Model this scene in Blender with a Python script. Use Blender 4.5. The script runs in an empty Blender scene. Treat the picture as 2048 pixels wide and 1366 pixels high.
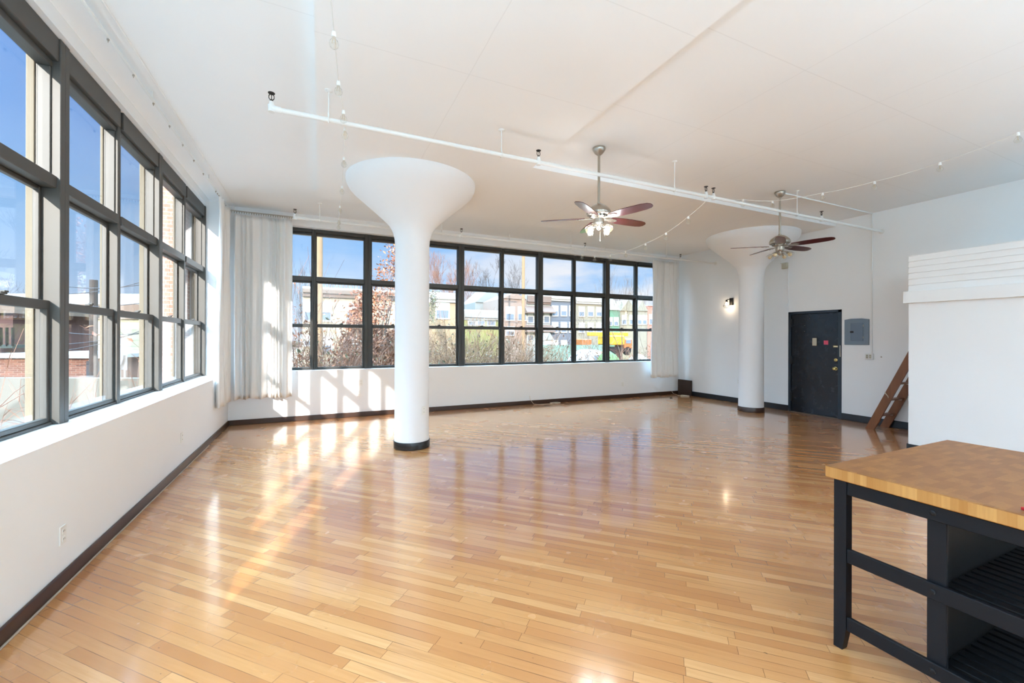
import bpy, math, random
from mathutils import Vector, Matrix
random.seed(7)
S = bpy.context.scene
COL = S.collection
PI = math.pi

# ------------------------------------------------------------------ helpers
F_PX, YAW, CY, ROLL, EYE = 837.48, .4308, 676.27, .003, 1.54

def at(u, v, axis, val):
    """The point of the place that lies on the plane axis = val (measured once from the photograph)."""
    X, Y = u - 1024, v - CY
    x = X + ROLL * Y; y = -ROLL * X + Y
    r, up = x / F_PX, -y / F_PX
    c, s = math.cos(YAW), math.sin(YAW)
    R = Vector((r * c + s, -r * s + c, up))
    i = 'xyz'.index(axis)
    t = (val - (0, 0, EYE)[i]) / R[i]
    return Vector((0, 0, EYE)) + R * t

def at_d(u, v, d):
    X, Y = u - 1024, v - CY
    x = X + ROLL * Y; y = -ROLL * X + Y
    r, up = x / F_PX, -y / F_PX
    c, s = math.cos(YAW), math.sin(YAW)
    return Vector((0, 0, EYE)) + Vector((r * c + s, -r * s + c, up)) * d

def tag(o, label=None, cat=None, group=None, kind=None):
    if label: o['label'] = label
    if cat: o['category'] = cat
    if group: o['group'] = group
    if kind: o['kind'] = kind
    return o

def thing(name, label, cat, loc=(0, 0, 0), rz=0, group=None, kind=None):
    o = bpy.data.objects.new(name, None)
    o.empty_display_size = .1
    COL.objects.link(o)
    o.location = loc; o.rotation_euler = (0, 0, rz)
    return tag(o, label, cat, group, kind)

class MB:
    """Collects shapes and links them as one mesh object."""
    def __init__(self): self.v = []; self.f = []
    def add(self, vs, fs, M=None):
        b = len(self.v)
        self.v += [tuple(M @ Vector(p)) if M else tuple(p) for p in vs]
        self.f += [tuple(b + i for i in q) for q in fs]
        return self
    def box(self, x0, x1, y0, y1, z0, z1, M=None):
        if x0 > x1: x0, x1 = x1, x0
        if y0 > y1: y0, y1 = y1, y0
        if z0 > z1: z0, z1 = z1, z0
        vs = [(x, y, z) for x in (x0, x1) for y in (y0, y1) for z in (z0, z1)]
        fs = [(0, 1, 3, 2), (4, 6, 7, 5), (0, 4, 5, 1), (2, 3, 7, 6), (0, 2, 6, 4), (1, 5, 7, 3)]
        return self.add(vs, fs, M)
    def bbox(self, x0, x1, y0, y1, z0, z1, b=.004, M=None):
        """a box with chamfered edges"""
        if x0 > x1: x0, x1 = x1, x0
        if y0 > y1: y0, y1 = y1, y0
        if z0 > z1: z0, z1 = z1, z0
        b = min(b, (x1-x0)*.3, (y1-y0)*.3, (z1-z0)*.3)
        C = ((x0+x1)/2, (y0+y1)/2, (z0+z1)/2); H = ((x1-x0)/2, (y1-y0)/2, (z1-z0)/2)
        vs = []; idx = {}
        for sx in (-1, 1):
            for sy in (-1, 1):
                for sz in (-1, 1):
                    s = (sx, sy, sz)
                    for a in range(3):
                        p = [C[i] + s[i] * (H[i] - (0 if i == a else b)) for i in range(3)]
                        idx[(s, a)] = len(vs); vs.append(p)
        fs = []
        for a in range(3):
            o1, o2 = [(1, 2), (0, 2), (0, 1)][a]
            for sg in (-1, 1):
                q = []
                for p, r in ((-1, -1), (1, -1), (1, 1), (-1, 1)):
                    s = [0, 0, 0]; s[a] = sg; s[o1] = p; s[o2] = r
                    q.append(idx[(tuple(s), a)])
                flip = (sg < 0) != (a == 1)
                fs.append(tuple(q[::-1]) if flip else tuple(q))
        for a in range(3):
            o1, o2 = [(1, 2), (0, 2), (0, 1)][a]
            for p in (-1, 1):
                for r in (-1, 1):
                    s1 = [0]*3; s1[a] = -1; s1[o1] = p; s1[o2] = r
                    s2 = list(s1); s2[a] = 1
                    s1, s2 = tuple(s1), tuple(s2)
                    fs.append((idx[(s1, o1)], idx[(s2, o1)], idx[(s2, o2)], idx[(s1, o2)]))
        for sx in (-1, 1):
            for sy in (-1, 1):
                for sz in (-1, 1):
                    fs.append(tuple(idx[((sx, sy, sz), a)] for a in range(3)))
        return self.add(vs, fs, M)
    def lathe(self, prof, n=24, c=(0, 0, 0), cap=True, M=None):
        vs = []; fs = []
        for r, z in prof:
            for k in range(n):
                a = 2 * PI * k / n
                vs.append((c[0] + r * math.cos(a), c[1] + r * math.sin(a), c[2] + z))
        for j in range(len(prof) - 1):
            for k in range(n):
                k2 = (k + 1) % n
                fs.append((j*n+k, j*n+k2, (j+1)*n+k2, (j+1)*n+k))
        if cap:
            if prof[0][0] > 1e-5: fs.append(tuple(range(n))[::-1])
            if prof[-1][0] > 1e-5: fs.append(tuple((len(prof)-1)*n + k for k in range(n)))
        return self.add(vs, fs, M)
    def tube(self, pts, r, n=8, cap=True, closed=False):
        pts = [Vector(p) for p in pts]
        R = r if isinstance(r, (list, tuple)) else [r] * len(pts)
        vs = []; fs = []
        prev = None
        m = len(pts)
        for i, p in enumerate(pts):
            if closed: t = pts[(i+1) % m] - pts[i-1]
            else: t = pts[min(i+1, m-1)] - pts[max(i-1, 0)]
            if t.length < 1e-9: t = Vector((0, 0, 1))
            t.normalize()
            if prev is None:
                up = Vector((0, 0, 1)) if abs(t.z) < .9 else Vector((1, 0, 0))
                a = t.cross(up).normalized()
            else:
                a = prev - t * prev.dot(t)
                if a.length < 1e-6: a = t.cross(Vector((0, 1, 0)))
                a.normalize()
            prev = a
            b = t.cross(a)
            for k in range(n):
                th = 2 * PI * k / n
                vs.append(p + (a * math.cos(th) + b * math.sin(th)) * R[i])
        for i in range(m if closed else m - 1):
            i2 = (i + 1) % m
            for k in range(n):
                k2 = (k + 1) % n
                fs.append((i*n+k, i*n+k2, i2*n+k2, i2*n+k))
        if cap and not closed:
            fs.append(tuple(range(n))[::-1]); fs.append(tuple((m-1)*n + k for k in range(n)))
        return self.add(vs, fs)
    def prism(self, poly, a0, a1, axis='x', M=None):
        """poly: list of 2D points in the two other axes (in xyz order), extruded along axis"""
        n = len(poly); vs = []
        for a in (a0, a1):
            for p, q in poly:
                vs.append({'x': (a, p, q), 'y': (p, a, q), 'z': (p, q, a)}[axis])
        fs = [tuple(range(n))[::-1], tuple(range(n, 2*n))]
        for k in range(n):
            k2 = (k + 1) % n
            fs.append((k, k2, n+k2, n+k))
        return self.add(vs, fs, M)
    def build(self, name, mat, parent=None, origin=None, smooth=False, local=False, auto=None):
        me = bpy.data.meshes.new(name)
        off = Vector((0, 0, 0))
        if parent is not None and not local:
            q = parent
            while q is not None:
                off += q.location; q = q.parent
        elif origin is not None: off = Vector(origin)
        me.from_pydata([tuple(Vector(p) - off) for p in self.v], [], self.f)
        me.validate(); me.update()
        o = bpy.data.objects.new(name, me)
        COL.objects.link(o)
        if mat is not None:
            for mm in (mat if isinstance(mat, (list, tuple)) else [mat]): me.materials.append(mm)
        if parent is not None: o.parent = parent
        elif origin is not None: o.location = origin
        import bmesh
        bm = bmesh.new(); bm.from_mesh(me)
        bmesh.ops.recalc_face_normals(bm, faces=bm.faces)
        bm.to_mesh(me); bm.free()
        if smooth:
            for p in me.polygons: p.use_smooth = True
            if auto is not None:
                try: me.set_sharp_from_angle(angle=math.radians(auto))
                except Exception: pass
        return o

def kids(o): return [c for c in bpy.data.objects if c.parent == o]
def copy_tree(o, parent=None):
    c = o.copy(); COL.objects.link(c)
    if parent is not None: c.parent = parent
    for ch in o.children: copy_tree(ch, c)
    return c

# ------------------------------------------------------------------ materials
def srgb(r, g, b):
    def f(c):
        c /= 255
        return c / 12.92 if c <= .04045 else ((c + .055) / 1.055) ** 2.4
    return (f(r), f(g), f(b), 1)

def mat(name, col, rough=.5, metal=0, bump=0, bscale=60, vary=0, vscale=3, emit=None, estr=0, coat=0, spec=.5, alpha=1, trans=0):
    m = bpy.data.materials.new(name); m.use_nodes = True
    nt = m.node_tree; b = nt.nodes['Principled BSDF']
    b.inputs['Base Color'].default_value = col
    b.inputs['Roughness'].default_value = rough
    b.inputs['Metallic'].default_value = metal
    b.inputs['Specular IOR Level'].default_value = spec
    b.inputs['Coat Weight'].default_value = coat
    tc = nt.nodes.new('ShaderNodeTexCoord')
    if vary:
        n = nt.nodes.new('ShaderNodeTexNoise'); n.inputs['Scale'].default_value = vscale; n.inputs['Detail'].default_value = 5
        nt.links.new(tc.outputs['Object'], n.inputs['Vector'])
        mx = nt.nodes.new('ShaderNodeMix'); mx.data_type = 'RGBA'
        mx.inputs[6].default_value = tuple(c * (1 - vary) for c in col[:3]) + (1,)
        mx.inputs[7].default_value = tuple(min(1, c * (1 + vary)) for c in col[:3]) + (1,)
        nt.links.new(n.outputs['Fac'], mx.inputs[0]); nt.links.new(mx.outputs[2], b.inputs['Base Color'])
    if bump:
        n = nt.nodes.new('ShaderNodeTexNoise'); n.inputs['Scale'].default_value = bscale; n.inputs['Detail'].default_value = 4
        nt.links.new(tc.outputs['Object'], n.inputs['Vector'])
        bp = nt.nodes.new('ShaderNodeBump'); bp.inputs['Strength'].default_value = bump; bp.inputs['Distance'].default_value = .01
        nt.links.new(n.outputs['Fac'], bp.inputs['Height']); nt.links.new(bp.outputs['Normal'], b.inputs['Normal'])
    if emit:
        b.inputs['Emission Color'].default_value = emit; b.inputs['Emission Strength'].default_value = estr
    return m

class G:
    """Small node-graph helper."""
    def __init__(self, nt): self.nt = nt
    def n(self, t, **kw):
        o = self.nt.nodes.new(t)
        for k, v in kw.items(): setattr(o, k, v)
        return o
    def put(self, sock, v):
        if hasattr(v, 'links') or hasattr(v, 'is_linked'): self.nt.links.new(v, sock)
        else: sock.default_value = v
    def m(self, op, a, b=0.0, c=None):
        o = self.n('ShaderNodeMath', operation=op)
        self.put(o.inputs[0], a); self.put(o.inputs[1], b)
        if c is not None: self.put(o.inputs[2], c)
        return o.outputs[0]
    def xyz(self, x, y, z=0.0):
        o = self.n('ShaderNodeCombineXYZ')
        for i, v in enumerate((x, y, z)): self.put(o.inputs[i], v)
        return o.outputs[0]
    def sep(self, v):
        o = self.n('ShaderNodeSeparateXYZ'); self.put(o.inputs[0], v); return o.outputs
    def noise(self, vec, scale=1, detail=3, rough=.5):
        o = self.n('ShaderNodeTexNoise'); self.put(o.inputs['Vector'], vec)
        o.inputs['Scale'].default_value = scale; o.inputs['Detail'].default_value = detail; o.inputs['Roughness'].default_value = rough
        return o.outputs['Fac']
    def white(self, vec):
        o = self.n('ShaderNodeTexWhiteNoise', noise_dimensions='3D'); self.put(o.inputs['Vector'], vec)
        return o.outputs['Value']
    def mix(self, f, a, b, blend='MIX'):
        o = self.n('ShaderNodeMix', data_type='RGBA', blend_type=blend)
        self.put(o.inputs[0], f); self.put(o.inputs[6], a); self.put(o.inputs[7], b)
        return o.outputs[2]
    def ramp(self, f, stops):
        o = self.n('ShaderNodeValToRGB'); e = o.color_ramp.elements
        while len(e) < len(stops): e.new(.5)
        for i, (p, c) in enumerate(stops): e[i].position = p; e[i].color = c
        self.put(o.inputs[0], f); return o.outputs['Color']

def newmat(name):
    m = bpy.data.materials.new(name); m.use_nodes = True
    return m, G(m.node_tree), m.node_tree.nodes['Principled BSDF']

def floor_material():
    m, g, b = newmat('strip_oak_floor')
    tc = g.n('ShaderNodeTexCoord'); x, y, z = g.sep(tc.outputs['Object'])
    W, Ln = .0575, .78
    s = g.m('MULTIPLY', g.m('SUBTRACT', y, x), .70711)
    t = g.m('MULTIPLY', g.m('ADD', x, y), .70711)
    tr = g.m('DIVIDE', t, W); row = g.m('FLOOR', tr); ft = g.m('SUBTRACT', tr, row)
    r1 = g.white(g.xyz(row, 3.7, .5))
    s2 = g.m('DIVIDE', g.m('ADD', s, g.m('MULTIPLY', r1, 9.0)), Ln)
    col = g.m('FLOOR', s2); fs = g.m('SUBTRACT', s2, col)
    rid = g.white(g.xyz(row, col, 1.3)); rid2 = g.white(g.xyz(row, col, 8.1))
    et = g.m('MULTIPLY', g.m('MINIMUM', ft, g.m('SUBTRACT', 1.0, ft)), W)
    es = g.m('MULTIPLY', g.m('MINIMUM', fs, g.m('SUBTRACT', 1.0, fs)), Ln)
    wob = g.noise(g.xyz(g.m('MULTIPLY', s, 1.3), row, 0.0), 2.0, 2)
    seam_t = g.m('LESS_THAN', et, g.m('MULTIPLY', g.m('MAXIMUM', g.m('SUBTRACT', wob, .38), 0.0), .0062))
    seam_s = g.m('LESS_THAN', es, .0011)
    seam = g.m('MAXIMUM', seam_t, seam_s)
    gv = g.xyz(g.m('ADD', g.m('MULTIPLY', s, 3.0), g.m('MULTIPLY', rid, 40.0)), g.m('MULTIPLY', t, 70.0), rid2)
    grain = g.noise(gv, 1.0, 6, .6)
    gv2 = g.xyz(g.m('ADD', g.m('MULTIPLY', s, 1.4), g.m('MULTIPLY', rid2, 30.0)), g.m('MULTIPLY', t, 14.0), rid)
    fig = g.noise(gv2, 1.0, 3, .5)
    base = g.ramp(rid, [(0, FLOOR_D), (.35, FLOOR_M), (.7, FLOOR_L), (1, FLOOR_LL)])
    c1 = g.mix(g.m('MULTIPLY', g.m('SUBTRACT', grain, .35), 1.1), base, FLOOR_G)
    dk = g.ramp(fig, [(0, (0, 0, 0, 1)), (.60, (0, 0, 0, 1)), (.78, (1, 1, 1, 1))])
    c2 = g.mix(g.m('MULTIPLY', dk, .38), c1, FLOOR_K)
    # sparse dark knots and dents
    kn = g.noise(g.xyz(g.m('MULTIPLY', s, 14.0), g.m('MULTIPLY', t, 34.0), 2.0), 1.5, 2)
    kk = g.ramp(kn, [(0, (0, 0, 0, 1)), (.745, (0, 0, 0, 1)), (.775, (1, 1, 1, 1))])
    c3 = g.mix(g.m('MULTIPLY', kk, .75), c2, srgb(70, 42, 24))
    # large soft tone drift of an old refinished floor
    big = g.noise(g.xyz(x, y, 0.0), .55, 3)
    c4 = g.mix(g.m('MULTIPLY', big, .35), c3, FLOOR_T, 'MULTIPLY')
    c5 = g.mix(g.m('MULTIPLY', seam, .78), c4, srgb(66, 38, 20))
    g.put(b.inputs['Base Color'], c5)
    rn = g.noise(g.xyz(x, y, 0.0), 3.0, 3)
    g.put(b.inputs['Roughness'], g.m('ADD', .20, g.m('MULTIPLY', rn, .12)))
    b.inputs['Coat Weight'].default_value = 1.0
    g.put(b.inputs['Coat Roughness'], g.m('ADD', .07, g.m('MULTIPLY', rn, .08)))
    b.inputs['Coat IOR'].default_value = 1.5
    wav = g.noise(g.xyz(g.m('MULTIPLY', s, 2.0), g.m('MULTIPLY', t, 9.0), 0.0), 1.0, 3)
    tilt = g.m('MULTIPLY', g.m('SUBTRACT', ft, .5), g.m('SUBTRACT', rid2, .5))
    hgt = g.m('ADD', g.m('MULTIPLY', wav, .35), g.m('ADD', g.m('MULTIPLY', tilt, .35), g.m('MULTIPLY', seam, -.5)))
    bp = g.n('ShaderNodeBump'); bp.inputs['Strength'].default_value = .14; bp.inputs['Distance'].default_value = .004
    g.put(bp.inputs['Height'], hgt)
    g.put(b.inputs['Normal'], bp.outputs['Normal']); g.put(b.inputs['Coat Normal'], bp.outputs['Normal'])
    return m

def butcher_material():
    m, g, b = newmat('butcher_block_end_grain')
    tc = g.n('ShaderNodeTexCoord'); x, y, z = g.sep(tc.outputs['Object'])
    geo = g.n('ShaderNodeNewGeometry'); nz = g.sep(geo.outputs['Normal'])[2]
    def blocks(u, v, w, h, seed):
        r = g.m('FLOOR', g.m('DIVIDE', v, h)); rr = g.white(g.xyz(r, seed, 0.0))
        c = g.m('FLOOR', g.m('DIVIDE', g.m('ADD', u, g.m('MULTIPLY', rr, 1.7)), w))
        return g.white(g.xyz(r, c, seed))
    top = blocks(x, y, .085, .028, 1.0)
    side = g.white(g.xyz(g.m('FLOOR', g.m('DIVIDE', g.m('ADD', x, y), .026)), 5.0, 2.0))
    nt_ = g.noise(g.xyz(g.m('MULTIPLY', x, 30.0), g.m('MULTIPLY', y, 60.0), g.m('MULTIPLY', z, 4.0)), 2.0, 4)
    ns = g.noise(g.xyz(g.m('MULTIPLY', x, 120.0), g.m('MULTIPLY', y, 120.0), g.m('MULTIPLY', z, 6.0)), 1.0, 4)
    ct = g.mix(nt_, g.ramp(top, [(0, srgb(130, 78, 36)), (.5, srgb(152, 97, 48)), (1, srgb(174, 118, 62))]), srgb(132, 82, 40))
    cs = g.mix(g.m('MULTIPLY', ns, .7), g.ramp(side, [(0, srgb(186, 128, 62)), (1, srgb(222, 168, 98))]), srgb(170, 110, 48))
    f = g.m('GREATER_THAN', nz, .6)
    g.put(b.inputs['Base Color'], g.mix(f, cs, ct))
    b.inputs['Roughness'].default_value = .42
    return m

def wood_material(name, c1, c2, sc=(3, 40, 40), rough=.45):
    m, g, b = newmat(name)
    tc = g.n('ShaderNodeTexCoord'); x, y, z = g.sep(tc.outputs['Object'])
    v = g.xyz(g.m('MULTIPLY', x, float(sc[0])), g.m('MULTIPLY', y, float(sc[1])), g.m('MULTIPLY', z, float(sc[2])))
    n1 = g.noise(v, 1.0, 5, .6)
    g.put(b.inputs['Base Color'], g.mix(n1, c1, c2)); b.inputs['Roughness'].default_value = rough
    return m

def glass_material(name, tint=(1, 1, 1, 1), refl=1.0):
    """Thin clear glass: transparent with a Fresnel reflection computed from the angle of incidence."""
    m = bpy.data.materials.new(name); m.use_nodes = True
    nt = m.node_tree; nt.nodes.clear(); g = G(nt)
    geo = g.n('ShaderNodeNewGeometry')
    dp = g.n('ShaderNodeVectorMath', operation='DOT_PRODUCT')
    nt.links.new(geo.outputs['Incoming'], dp.inputs[0]); nt.links.new(geo.outputs['Normal'], dp.inputs[1])
    c = g.m('ABSOLUTE', dp.outputs['Value'])
    f = g.m('POWER', g.m('SUBTRACT', 1.0, c), 5.0)
    fr = g.m('MULTIPLY', g.m('ADD', .04, g.m('MULTIPLY', f, .96)), refl)
    tr = g.n('ShaderNodeBsdfTransparent'); tr.inputs[0].default_value = tint
    gl = g.n('ShaderNodeBsdfGlossy'); gl.inputs['Roughness'].default_value = .0
    mx = g.n('ShaderNodeMixShader'); g.put(mx.inputs[0], fr)
    nt.links.new(tr.outputs[0], mx.inputs[1]); nt.links.new(gl.outputs[0], mx.inputs[2])
    out = g.n('ShaderNodeOutputMaterial'); nt.links.new(mx.outputs[0], out.inputs[0])
    return m

def siding_material(name, col, pitch=.14, dark=.82):
    m, g, b = newmat(name)
    tc = g.n('ShaderNodeTexCoord'); x, y, z = g.sep(tc.outputs['Object'])
    f = g.m('FRACT', g.m('DIVIDE', z, pitch))
    e = g.m('LESS_THAN', f, .16)
    n1 = g.noise(g.xyz(x, y, z), .8, 3)
    d = tuple(c * dark for c in col[:3]) + (1,)
    g.put(b.inputs['Base Color'], g.mix(e, g.mix(g.m('MULTIPLY', n1, .35), col, d), tuple(c * .7 for c in col[:3]) + (1,)))
    b.inputs['Roughness'].default_value = .8
    return m

def brick_material(name, c1, c2, mort, sc=4.0, axis='xz'):
    m, g, b = newmat(name)
    tc = g.n('ShaderNodeTexCoord'); x, y, z = g.sep(tc.outputs['Object'])
    br = g.n('ShaderNodeTexBrick')
    g.put(br.inputs['Vector'], g.xyz(g.m('ADD', x, y), z, 0.0))
    br.inputs['Color1'].default_value = c1; br.inputs['Color2'].default_value = c2; br.inputs['Mortar'].default_value = mort
    br.inputs['Scale'].default_value = sc; br.inputs['Mortar Size'].default_value = .02
    g.put(b.inputs['Base Color'], br.outputs['Color']); b.inputs['Roughness'].default_value = .9
    return m

FLOOR_D, FLOOR_M, FLOOR_L, FLOOR_LL = srgb(186, 122, 70), srgb(203, 140, 84), srgb(212, 152, 94), srgb(222, 165, 108)
FLOOR_G, FLOOR_K, FLOOR_T = srgb(188, 124, 68), srgb(130, 80, 44), srgb(230, 208, 188)
FILL_C = (.64, .96, 1.22)
FAN_C = (.95, .97, 1.0)

def plaster(name, col, bump=.12):
    m, g, b = newmat(name)
    tc = g.n('ShaderNodeTexCoord')
    n1 = g.noise(tc.outputs['Object'], 1.3, 4); n2 = g.noise(tc.outputs['Object'], 35.0, 4)
    g.put(b.inputs['Base Color'], g.mix(n1, tuple(c * .965 for c in col[:3]) + (1,), col))
    b.inputs['Roughness'].default_value = .62; b.inputs['Specular IOR Level'].default_value = .3
    bp = g.n('ShaderNodeBump'); bp.inputs['Strength'].default_value = bump; bp.inputs['Distance'].default_value = .004
    g.put(bp.inputs['Height'], g.m('ADD', g.m('MULTIPLY', n2, .3), n1)); g.put(b.inputs['Normal'], bp.outputs['Normal'])
    return m

def ceiling_material():
    m, g, b = newmat('painted_ceiling')
    tc = g.n('ShaderNodeTexCoord'); x, y, z = g.sep(tc.outputs['Object'])
    n1 = g.noise(tc.outputs['Object'], 1.0, 4)
    line = None
    wob = g.m('MULTIPLY', g.m('SUBTRACT', g.noise(tc.outputs['Object'], 3.0, 2), .5), .012)
    for ax, val in CEIL_LINES:
        d = g.m('ABSOLUTE', g.m('ADD', g.m('SUBTRACT', x if ax == 'x' else y, val), wob))
        e = g.m('LESS_THAN', d, .004)
        line = e if line is None else g.m('MAXIMUM', line, e)
    c0 = g.mix(n1, srgb(243, 243, 242), srgb(247, 247, 246))
    g.put(b.inputs['Base Color'], g.mix(g.m('MULTIPLY', line, .10), c0, srgb(150, 145, 140)))
    b.inputs['Roughness'].default_value = .7; b.inputs['Specular IOR Level'].default_value = .25
    bp = g.n('ShaderNodeBump'); bp.inputs['Strength'].default_value = .1; bp.inputs['Distance'].default_value = .004
    g.put(bp.inputs['Height'], g.m('ADD', n1, g.m('MULTIPLY', line, .5))); g.put(b.inputs['Normal'], bp.outputs['Normal'])
    return m

CEIL_LINES = [('x', 3.75), ('x', 1.12), ('y', 3.3), ('x', 5.35), ('x', 7.0), ('y', 2.2), ('x', 4.9)]
M = {}
M['floor'] = floor_material()
M['wall'] = plaster('white_wall_paint', srgb(246, 247, 247))
M['ceil'] = ceiling_material()
M['column'] = plaster('white_column_plaster', srgb(242, 243, 244), .3)
M['base'] = mat('dark_stained_baseboard', srgb(62, 40, 28), .35, vary=.25, vscale=6)
M['base_black'] = mat('black_baseboard', srgb(26, 28, 33), .35)
M['bronze'] = mat('bronze_window_frame', srgb(66, 64, 60), .38, metal=.35, vary=.08)
M['alu'] = mat('grey_anodised_window_frame', srgb(84, 82, 78), .5, metal=.3, vary=.08)  # same frame metal as the far windows, sunlit lightening put into the colour
M['cream_trim'] = mat('cream_exterior_jamb', srgb(122, 110, 90), .7, vary=.06, vscale=9)
M['glass'] = glass_material('window_glass')
M['bulb_glass'] = glass_material('bulb_glass', (.97, .97, .95, 1), 1.6)
M['white_paint'] = mat('white_enamel', srgb(236, 236, 233), .4)
M['white_plastic'] = mat('white_plastic', srgb(240, 240, 236), .35)
M['slot'] = mat('dark_slot', srgb(60, 58, 55), .6)
M['nickel'] = mat('brushed_nickel', srgb(176, 168, 156), .3, metal=.9)
M['dark_metal'] = mat('dark_oil_bronze', srgb(52, 46, 42), .4, metal=.6)
M['iron_black'] = mat('black_iron', srgb(28, 27, 28), .45, metal=.4)
M['blade'] = mat('dark_cherry_blade', srgb(78, 26, 28), .28, coat=.5, vary=.15, vscale=8)
M['island'] = mat('black_blue_painted_wood', srgb(15, 16, 21), .48, spec=.3)
M['island_in'] = mat('black_shelf_board', srgb(9, 9, 12), .5, spec=.3)
M['butcher'] = butcher_material()
M['ladder'] = wood_material('brown_ladder_wood', srgb(150, 94, 54), srgb(104, 60, 34), (14, 14, 2.5))
M['cloth'] = None
M['door'] = None
M['brass'] = mat('brass', srgb(196, 170, 108), .25, metal=.9)
M['panel'] = mat('grey_enamel_panel', srgb(116, 130, 142), .4, metal=.2)
M['panel_d'] = mat('grey_blue_panel_door', srgb(104, 118, 134), .4, metal=.2)
M['beige'] = mat('beige_plastic', srgb(196, 190, 168), .5)
M['brown_box'] = wood_material('dark_brown_box_wood', srgb(62, 42, 30), srgb(42, 27, 20), (30, 30, 3))
M['cable'] = mat('cream_cable', srgb(226, 214, 192), .5)
M['pink'] = mat('pink_note_paper', srgb(232, 92, 120), .7)
M['red'] = mat('red_plastic', srgb(200, 40, 48), .35)
M['filament'] = mat('warm_filament', srgb(255, 190, 110), .5, emit=(1, .62, .28, 1), estr=60)
M['lit_bulb'] = mat('lit_warm_bulb', srgb(255, 226, 180), .4, emit=(1, .72, .42, 1), estr=9)
M['dim_bulb'] = mat('unlit_amber_bulb', srgb(214, 190, 150), .2)

def cloth_material():
    m = bpy.data.materials.new('white_cotton_curtain'); m.use_nodes = True
    nt = m.node_tree; nt.nodes.clear(); g = G(nt)
    d = g.n('ShaderNodeBsdfDiffuse'); d.inputs[0].default_value = srgb(250, 250, 249)
    t = g.n('ShaderNodeBsdfTranslucent'); t.inputs[0].default_value = srgb(236, 234, 228)
    mx = g.n('ShaderNodeMixShader'); mx.inputs[0].default_value = .10
    nt.links.new(d.outputs[0], mx.inputs[1]); nt.links.new(t.outputs[0], mx.inputs[2])
    tc = g.n('ShaderNodeTexCoord'); n1 = g.noise(tc.outputs['Object'], 220.0, 2); n2 = g.noise(tc.outputs['Object'], 14.0, 4)
    bp = g.n('ShaderNodeBump'); bp.inputs['Strength'].default_value = .25; bp.inputs['Distance'].default_value = .006
    g.put(bp.inputs['Height'], g.m('ADD', g.m('MULTIPLY', n1, .15), n2))
    for q in (d, t): g.put(q.inputs['Normal'], bp.outputs['Normal'])
    out = g.n('ShaderNodeOutputMaterial'); nt.links.new(mx.outputs[0], out.inputs[0])
    return m
M['cloth'] = cloth_material()

def door_material():
    m, g, b = newmat('black_blue_steel_door')
    tc = g.n('ShaderNodeTexCoord'); p = tc.outputs['Object']
    n1 = g.noise(p, 2.2, 4); n2 = g.noise(p, 9.0, 4)
    g.put(b.inputs['Base Color'], g.mix(n1, srgb(30, 33, 40), srgb(52, 55, 60)))
    g.put(b.inputs['Roughness'], g.m('ADD', .14, g.m('MULTIPLY', n2, .22)))
    b.inputs['Metallic'].default_value = .5
    bp = g.n('ShaderNodeBump'); bp.inputs['Strength'].default_value = .18; bp.inputs['Distance'].default_value = .02
    g.put(bp.inputs['Height'], n1); g.put(b.inputs['Normal'], bp.outputs['Normal'])
    return m
M['door'] = door_material()
SKY_STR, GLOW_STR, SUN_STR, FILL_W, EXPO, SIDE_FILL, OVER, FAN_W = .53, 2.4, 4.9, 56.0, 1.04, 2.8, 8.4, 16.0
FILL_SPOTS = [(-.95, -.5), (.6, -2.2), (3.2, -2.0), (6.4, -2.4), (.2, -4.6), (5.6, -4.2)]

# ------------------------------------------------------------------ room shell
XL, YF, XR, ZC = -1.444, 8.676, 9.114, 3.828      # left wall face, far wall face, right wall face, upper ceiling
ZD = 3.722                                        # underside of the thicker slab band
XW, YW = -1.77, 8.85                              # window planes
YB = -6.0                                         # back of the loft behind the viewer

def struct(name, mb, m, label=None, **kw):
    return tag(mb.build(name, m, **kw), label, None, None, 'structure')

struct('floor', MB().box(XL - .3, XR + .3, YB - .2, YF + .3, -.3, 0), M['floor'])
c = MB().box(XL - .5, XR + .3, YB - .2, YF + .4, ZC, ZC + .12)
# thicker slab band around the columns: one arm along y, one arm along x
X0, X1, Y0, Y1 = -.04, 2.47, 4.76, 7.22
poly = [(X0, YB - .1), (X1, YB - .1), (X1, Y0), (XR + .2, Y0), (XR + .2, Y1), (X0, Y1)]
c.prism(poly, ZD, ZC + .05, 'z')
struct('ceiling', c, M['ceil'])

# left wall: parapet under the windows, lintel above them, solid ends
WL0, WL1 = -.90, 8.42
w = MB()
w.box(XW - .16, XL, YB, YF + .3, -3, .905)
w.box(XW - .16, XW, WL0, WL1, 3.69, ZC + .1)
w.box(XW, -1.675, WL0, WL1, 3.70, ZC + .1)
w.box(XW - .16, XL, YB, WL0, .905, ZC + .1)
w.box(XW - .16, XL, WL1, YF + .3, .905, ZC + .1)
struct('wall_left', w, M['wall'])
WF0, WF1 = -1.09, 8.73
w = MB()
w.box(XL - .02, XR + .2, YF, YW + .12, -3, .925)
w.box(XL - .02, XR + .2, YF, YW + .12, 3.60, ZC + .1)
w.box(XL - .02, WF0, YF, YW + .12, .925, 3.60)
w.box(WF1, XR + .2, YF, YW + .12, .925, 3.60)
struct('wall_far', w, M['wall'])
# right wall with the doorway
DY0, DY1, DZ = 4.663, 5.668, 2.112
w = MB()
w.box(XR, XR + .2, DY1, YF, -.3, ZC + .1)
w.box(XR, XR + .2, YB, DY0, -.3, ZC + .1)
w.box(XR, XR + .2, DY0, DY1, DZ, ZC + .1)
w.box(XR + .17, XR + .2, DY0, DY1, -.3, DZ)
struct('wall_right', w, M['wall'])
struct('wall_back', MB().box(XL - .3, XR + .2, YB - .2, YB, -.3, ZC + .1), M['wall'])

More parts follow.
